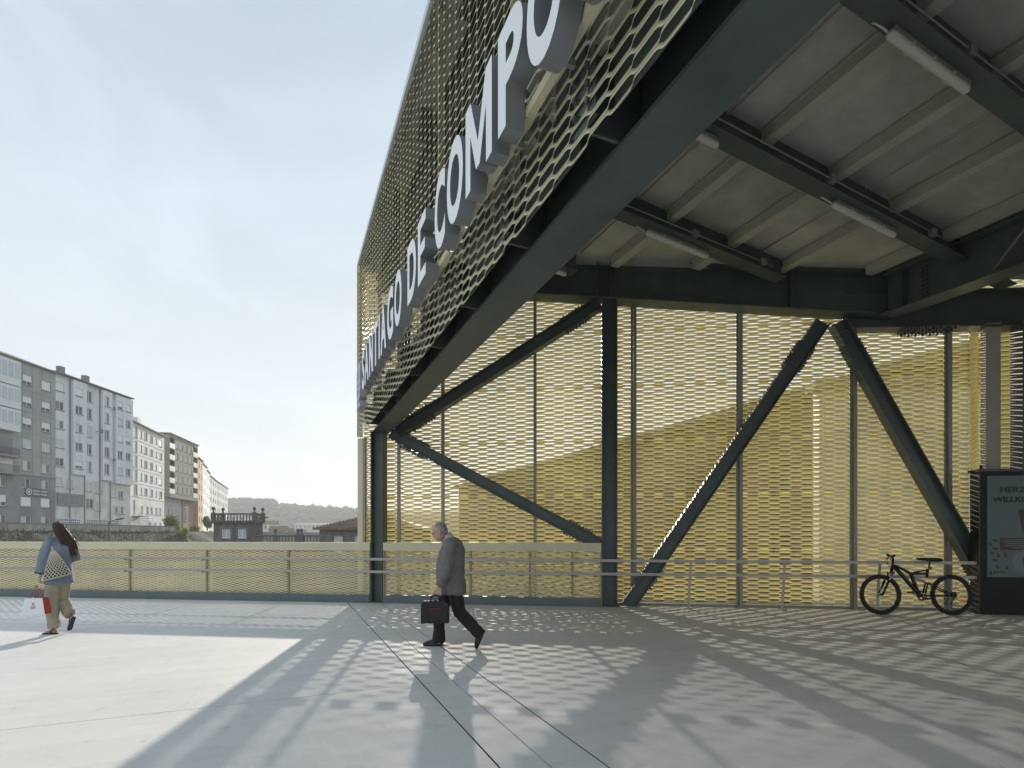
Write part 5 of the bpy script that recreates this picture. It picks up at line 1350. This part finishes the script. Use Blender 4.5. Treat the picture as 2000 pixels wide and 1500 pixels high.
m.tube([M_ @ V3(.0, 0, .07), M_ @ V3(.06, 0, .065), M_ @ V3(.14, 0, .048), M_ @ V3(.215, 0, .036), M_ @ V3(.25, 0, .03)], [(.040, .042), (.042, .045), (.044, .036), (.040, .026), (.022, .012)], 14)
remesh(m, 'shoe', SHOE, man, .006, 3)
# briefcase held in the left hand
hw = man.matrix_world if False else None
hnd = mp_ + Vector((-(.062), -.265, .715))
bc = empty('briefcase', hnd + Vector((-.035, -.01, -.35)), math.pi + math.radians(4), 'black soft briefcase with red zip line hanging from a hand of the striding person', 'briefcase')
BCM = mat('briefcase_nylon', (.016, .017, .018), .65, 0, .15, 20, .25, 200)
m = MB()
prof = [(-.180, .012), (-.172, 0), (.172, 0), (.180, .012), (.178, .235), (.150, .285), (-.120, .285), (-.178, .225)]
Mx = Matrix(((1, 0, 0, 0), (0, 0, 1, 0), (0, 1, 0, 0), (0, 0, 0, 1)))
m.prism(prof, -.055, .055, M=Mx); remesh(m, 'bag_body', BCM, bc, .006, 6)
m = MB(); m.prism([(-.150, .03), (.150, .03), (.150, .19), (-.150, .19)], .056, .070, M=Mx); remesh(m, 'front_pocket', BCM, bc, .005, 4)
MB().box(-.075, .075, .0705, .0735, .186, .192).build('red_zip', mat('zip_red', (.40, .03, .02), .5), bc)
MB().tube([V3(-.06, 0, .28), V3(-.05, 0, .325), V3(-.03, 0, .352), V3(.03, 0, .352), V3(.05, 0, .325), V3(.06, 0, .28)], .011, 8).build('handle', BCM, bc, True)

# ---- the woman walking away
wpz = ground(115, 1237)
hx, hy = math.cos(math.radians(160)), math.sin(math.radians(160))
wrz = math.atan2(hy, hx)
wom = empty('person', wpz, wrz, 'long-haired person in a denim shirt and khaki trousers walking away, seen from behind', 'person'); wom.scale = (.80, .80, 1.0)
Lh, Lk, La = V3(.0, .085, .87), V3(.045, .09, .48), V3(.0, .085, .085)
Rh, Rk, Ra = V3(.0, -.085, .87), V3(.06, -.10, .50), V3(-.17, -.10, .235)
Ls, Le, Lw = V3(-.01, .175, 1.395), V3(.0, .255, 1.115), V3(.035, .285, .875)
Rs, Re, Rw = V3(-.01, -.175, 1.395), V3(-.05, -.27, 1.15), V3(.17, -.19, 1.14)
b = MB()
b.rings([(0, 0, .80, .09, .13), (-.005, 0, .90, .11, .155), (0, 0, 1.03, .09, .12), (.0, 0, 1.18, .10, .13), (-.005, 0, 1.30, .10, .155), (-.01, 0, 1.38, .075, .145), (-.01, 0, 1.43, .05, .07), (0, 0, 1.47, .045, .047)], 20)
b.tube([V3(-.01, 0, 1.42), V3(.0, 0, 1.48), V3(.01, 0, 1.52)], [.050, .046, .046], 14)
WM = head(b, V3(.03, 0, 1.465), .222, math.radians(4), math.radians(-8))
for (a, e, w) in ((Ls, Le, Lw), (Rs, Re, Rw)): b.tube([a, a.lerp(e, .5), e, e.lerp(w, .5), w], [.048, .042, .036, .033, .024], 12)
for (h_, k_, a_) in ((Lh, Lk, La), (Rh, Rk, Ra)): b.tube([h_, h_.lerp(k_, .5), k_, k_.lerp(a_, .4), a_], [.085, .070, .05, .048, .032], 12)
fd = V3(math.cos(math.radians(22)), math.sin(math.radians(22)), 0)
def foot(b, ank, d, up, L_=.225):
    sd = d.cross(up).normalized()
    b.tube([ank - d * .045 - up * .045, ank + d * .03 - up * .035, ank + d * .10 - up * .052, ank + d * .150 - up * .060], [(.028, .030), (.034, .036), (.040, .022), (.036, .014)], 12)
    for k, (o, q) in enumerate(((.024, .185), (.010, .182), (-.003, .175), (-.015, .166), (-.026, .155))):
        b.tube([ank + d * .135 + sd * o * 1.0 - up * .062, ank + d * q + sd * o * 1.05 - up * .066], [.011 if k == 0 else .008, .008 if k == 0 else .006], 8)
foot(b, La, fd, V3(0, 0, 1))
rd = V3(.62, -.05, -.78).normalized(); ru = V3(.78, 0, .62).normalized()
foot(b, Ra, rd, ru)
hand(b, Lw, V3(.10, .10, -1), V3(0, -1, 0), V3(1, 0, 0), 1.1, .92); hand(b, Rw, V3(.8, .4, .3), V3(0, .3, 1), V3(0, 1, 0), .9, .92)
body = remesh(b, 'body', SKIN2, wom, .0055, 3); eyes(WM, .222, body)
DEN = mat('denim', (.21, .265, .32), .85, 0, 0, 9, col2=(.14, .19, .245), bump=.3, bscale=240)
m = MB()
m.rings([(-.01, 0, .755, .172, .245), (-.008, 0, .80, .168, .238), (-.005, 0, .95, .155, .220), (-.008, 0, 1.12, .145, .205), (-.012, 0, 1.28, .135, .200), (-.014, 0, 1.36, .112, .195), (-.012, 0, 1.405, .085, .150), (-.008, 0, 1.44, .066, .085), (-.004, 0, 1.475, .060, .066)], 26)
for (a, e, w, f_) in ((Ls, Le, Lw, .80), (Rs, Re, Rw, .45)):
    c = e.lerp(w, f_); m.tube([a + V3(0, -.05 if a.y > 0 else .05, 0), a, a.lerp(e, .5), e, e.lerp(w, f_ * .6), c], [.075, .080, .080, .082, .086, .090], 16)
shirt = remesh(m, 'denim_shirt', DEN, wom, .008, 5, .022, .12)
m = MB(); c = Le.lerp(Lw, .80); dd = (Lw - Le).normalized(); m.tube([c - dd * .02, c + dd * .012], .092, 20); remesh(m, 'cuff', mat('denim_dark', (.06, .08, .13), .85), wom, .006, 2)
KHA = mat('khaki_cotton', (.34, .295, .225), .85, 0, .10, 10, .3, 180)
m = MB()
m.rings([(0, 0, .74, .12, .175), (-.005, 0, .84, .14, .185), (0, 0, .95, .12, .165)], 22)
m.tube([Lh, Lh.lerp(Lk, .5), Lk, Lk.lerp(La, .5), La + V3(-.005, 0, .10), La + V3(-.01, 0, .01)], [.120, .118, .108, .100, .096, .096], 18)
m.tube([Rh, Rh.lerp(Rk, .5), Rk, Rk.lerp(Ra, .5), Ra + V3(.02, 0, .05)], [.120, .112, .100, .094, .092], 18)
remesh(m, 'trousers', KHA, wom, .008, 4, .034, .075)
SOLE = mat('sandal_black', (.02, .018, .017), .6)
def sandal(ank, d, up):
    sd = d.cross(up).normalized(); m = MB(); base = ank - up * .082
    poly = [(-.075, -.026), (-.055, -.034), (.06, -.036), (.14, -.045), (.185, -.034), (.20, 0), (.185, .036), (.14, .044), (.06, .034), (-.055, .034), (-.075, .026), (-.082, 0)]
    k0 = len(m.v)
    for (zz) in (0, .016):
        for (x, y) in poly: m.v.append(tuple(base + d * x + sd * y + up * zz))
    n = len(poly); m.f.append(tuple(reversed(range(n)))); m.m.append(0); m.f.append(tuple(range(n, 2 * n))); m.m.append(0)
    for i in range(n): j = (i + 1) % n; m.f.append((i, j, n + j, n + i)); m.m.append(0)
    s = m.build('sandal', SOLE, wom)
    m = MB(); P = lambda x, y, z: base + d * x + sd * y + up * z
    m.tube([P(.03, -.038, .015), P(.045, -.034, .05), P(.06, 0, .066), P(.09, .020, .050), P(.135, .012, .02)], .006, 6); m.tube([P(.03, .038, .015), P(.045, .036, .05), P(.06, 0, .068)], .006, 6)
    m.tube([P(.03, -.036, .03), P(-.02, -.040, .075), P(-.065, 0, .10), P(-.02, .040, .075), P(.03, .036, .03)], .006, 6); m.build('strap', SOLE, s, True)
sandal(La, fd, V3(0, 0, 1)); sandal(Ra, rd, ru)
# hair: scalp cap and long swept locks
HAIR = mat('hair_brown', (.070, .036, .020), .42, 0, 0, 40, col2=(.022, .012, .008), stretch=(1, 1, .12), bump=.35, bscale=120)
m = MB(); m.rings([(f, 0, t * .222, a, b_) for t, f, a, b_ in ((.30, -.050, .052, .070), (.45, -.036, .072, .082), (.60, -.024, .090, .088), (.75, -.020, .094, .086), (.88, -.018, .082, .073), (.97, -.016, .054, .048), (1.04, -.014, .015, .013))], 20, M=WM)
cap = remesh(m, 'hair', HAIR, wom, .006, 2)
rng = random.Random(31); m = MB(); wv = Vector((.0, -1, 0))
for k in range(150):
    an = rng.uniform(-1.45, 1.45); s0 = WM @ V3(-.030 - .075 * math.cos(an), .085 * math.sin(an), rng.uniform(.42, .9) * .222)
    L_ = rng.uniform(.26, .47) if an < .3 else rng.uniform(.16, .34); u = rng.random()
    side = (.02 + (.16 * u if an < .4 else .08 * u)); p = s0; pts = [p.copy()]
    n_ = 7; ph = rng.uniform(0, 6)
    for j in range(1, n_ + 1):
        f_ = j / n_
        q = s0 + V3(-.05 * math.sin(f_ * 1.8) - .02 * f_, -side * f_ * 1.15 + .010 * math.sin(f_ * 7 + ph), -L_ * f_)
        if q.z < 1.44: q.x = min(q.x, -.135 + .02 * rng.random())
        pts.append(q)
    m.tube(pts, [(.013, .010), (.017, .012), (.018, .012), (.017, .011), (.015, .010), (.012, .008), (.008, .006), (.003, .003)], 6)
m.build('long_locks', HAIR, cap, True)['kind'] = 'stuff'
m = MB(); torus(m, (0, 0, 0), .028, .006, 20, 6); o = m.build('bracelet', mat('bracelet_white', (.7, .7, .68), .4), wom, True, Lw + V3(-.004, 0, .02)); o.rotation_euler = (math.radians(90), 0, 0)
# string bag on the left shoulder, lying against the back
Mw = Matrix.Translation(wpz) @ Matrix.Rotation(wrz, 4, 'Z') @ Matrix.Diagonal((.8, .8, 1, 1))
nb = empty('string_bag', Mw @ V3(-.135, .10, .86), math.radians(128), 'black and cream netted string bag slung from the shoulder of the denim shirt', 'bag')
CREAM = mat('cream_cord', (.56, .51, .42), .8); LIN = mat('bag_lining', (.022, .024, .032), .85)
def nb_pt(u, v):       # u 0..1 across (left to right hip), v 0..1 bottom to top
    wid = .145 * (1 - v) ** .8 + .016; cy = .0 + .05 * v + (.5 - u) * 0
    y = cy + (.5 - u) * 2 * wid; z = -.03 + .43 * v + (u - .2) * .085 * (1 - v); x = -.035 - .035 * math.sin(math.pi * u) * (1 - v) - .002
    return Vector((x + .035 * v, y, z))
m = MB(); NU, NV = 14, 12
for s_ in (0, 1):
    for i in range(NU + 1):
        for j in range(NV + 1):
            p = nb_pt(i / NU, j / NV); m.v.append((p.x if s_ == 0 else p.x + .05 * (1 - j / NV) + .006, p.y, p.z))
st = (NU + 1) * (NV + 1)
for s_ in (0, 1):
    for i in range(NU):
        for j in range(NV): a = s_ * st + i * (NV + 1) + j; m.f.append((a, a + 1, a + NV + 2, a + NV + 1)); m.m.append(0)
for i in range(NU): a = i * (NV + 1); m.f.append((a, a + NV + 1, st + a + NV + 1, st + a)); m.m.append(0)
for e in (0, NU):
    for j in range(NV): a = e * (NV + 1) + j; m.f.append((a, a + 1, st + a + 1, st + a)); m.m.append(0)
m.build('lining', LIN, nb, True)
m = MB(); K = 7
for k in range(-K, K + 1):
    for sg in (1, -1):
        pts = []
        for j in range(0, 25):
            v = j / 24 * .98; u = (k / K) + sg * v * 1.0 if sg > 0 else (k / K + 1) - v
            if 0 <= u <= 1: pts.append(nb_pt(u, v) + Vector((-.005, 0, 0)))
        if len(pts) > 2: m.tube(pts, .0058, 5)
for u in (0, 1): m.tube([nb_pt(u, j / 12) + Vector((-.004, 0, 0)) for j in range(13)], .006, 6)
m.tube([nb_pt(j / 12, 0) + Vector((-.004, 0, 0)) for j in range(13)], .006, 6)
m.build('net', CREAM, nb, True)['kind'] = 'stuff'
m = MB(); m.tube([nb_pt(.5, .96), V3(.02, .075, .47), V3(.05, .085, .545), V3(.12, .085, .58), V3(.20, .07, .54), V3(.23, .05, .42)], [(.016, .008)] * 6, 10); m.build('shoulder_strap', CREAM, nb, True)
# paper shopping bag
hw_ = Mw @ (Lw + V3(.016, .012, -.10))
bagp = Vector((hw_.x + .02, hw_.y - .06, .335))
sb_ = empty('shopping_bag', bagp, math.radians(9), 'white paper shopping bag with red sides and red cord handles held in hand', 'bag')
RED = mat('bag_red', (.44, .035, .03), .45); BW = mat('bag_white', (.76, .77, .80), .5)
a0, b0, a1, b1, H_ = .155, .075, .115, .062, .235
m = MB()
lo = [(-a0, -b0, 0), (a0, -b0, 0), (a0, b0, 0), (-a0, b0, 0)]; hi = [(-a1, -b1, H_), (a1, -b1, H_), (a1, b1, H_), (-a1, b1, H_)]
m.v += lo + hi; 
for f, mi in (((0, 1, 5, 4), 0), ((1, 2, 6, 5), 1), ((2, 3, 7, 6), 0), ((3, 0, 4, 7), 1), ((0, 3, 2, 1), 0)): m.f.append(f); m.m.append(mi)
for (x, y, z) in lo + hi: m.v.append((x * .97, y * .95, z + .002))
for f in ((8, 12, 13, 9), (9, 13, 14, 10), (10, 14, 15, 11), (11, 15, 12, 8)): m.f.append(f); m.m.append(1)
m.build('bag_body', [BW, RED], sb_)
for sg in (-1, 1): MB().tube([V3(-.05, sg * b1, H_), V3(-.035, sg * .03, H_ + .10), V3(-.0, 0, H_ + .185), V3(.035, sg * .03, H_ + .10), V3(.05, sg * b1, H_)], .0045, 6).build('cord_handle', RED, sb_, True)
m = MB(); rng = random.Random(2)
for k in range(6): c = V3(rng.uniform(-.08, .08), rng.uniform(-.03, .03), H_ - .02); m.tube([c + V3(-.04, 0, 0), c, c + V3(.04, .01, .02)], [.012, .03, .014], 7)
m.build('tissue_paper', mat('tissue_purple', (.22, .16, .34), .7), sb_)
yp = -b0 - .002
pr = lambda x, z: V3(x * .9, -(b0 + (b1 - b0) * z / H_) - .0025, z)
m = MB()
for k in range(16):
    a, b_ = 2 * math.pi * k / 16, 2 * math.pi * (k + 1) / 16
    m.quad(pr(.010 * math.cos(a), .150 + .010 * math.sin(a)), pr(.019 * math.cos(a), .150 + .019 * math.sin(a)), pr(.019 * math.cos(b_), .150 + .019 * math.sin(b_)), pr(.010 * math.cos(b_), .150 + .010 * math.sin(b_)))
for (w, z) in ((.045, .112), (.03, .098), (.035, .082)): m.quad(pr(-w, z), pr(w, z), pr(w, z + .006), pr(-w, z + .006))
m.build('printed_logo', RED, sb_)
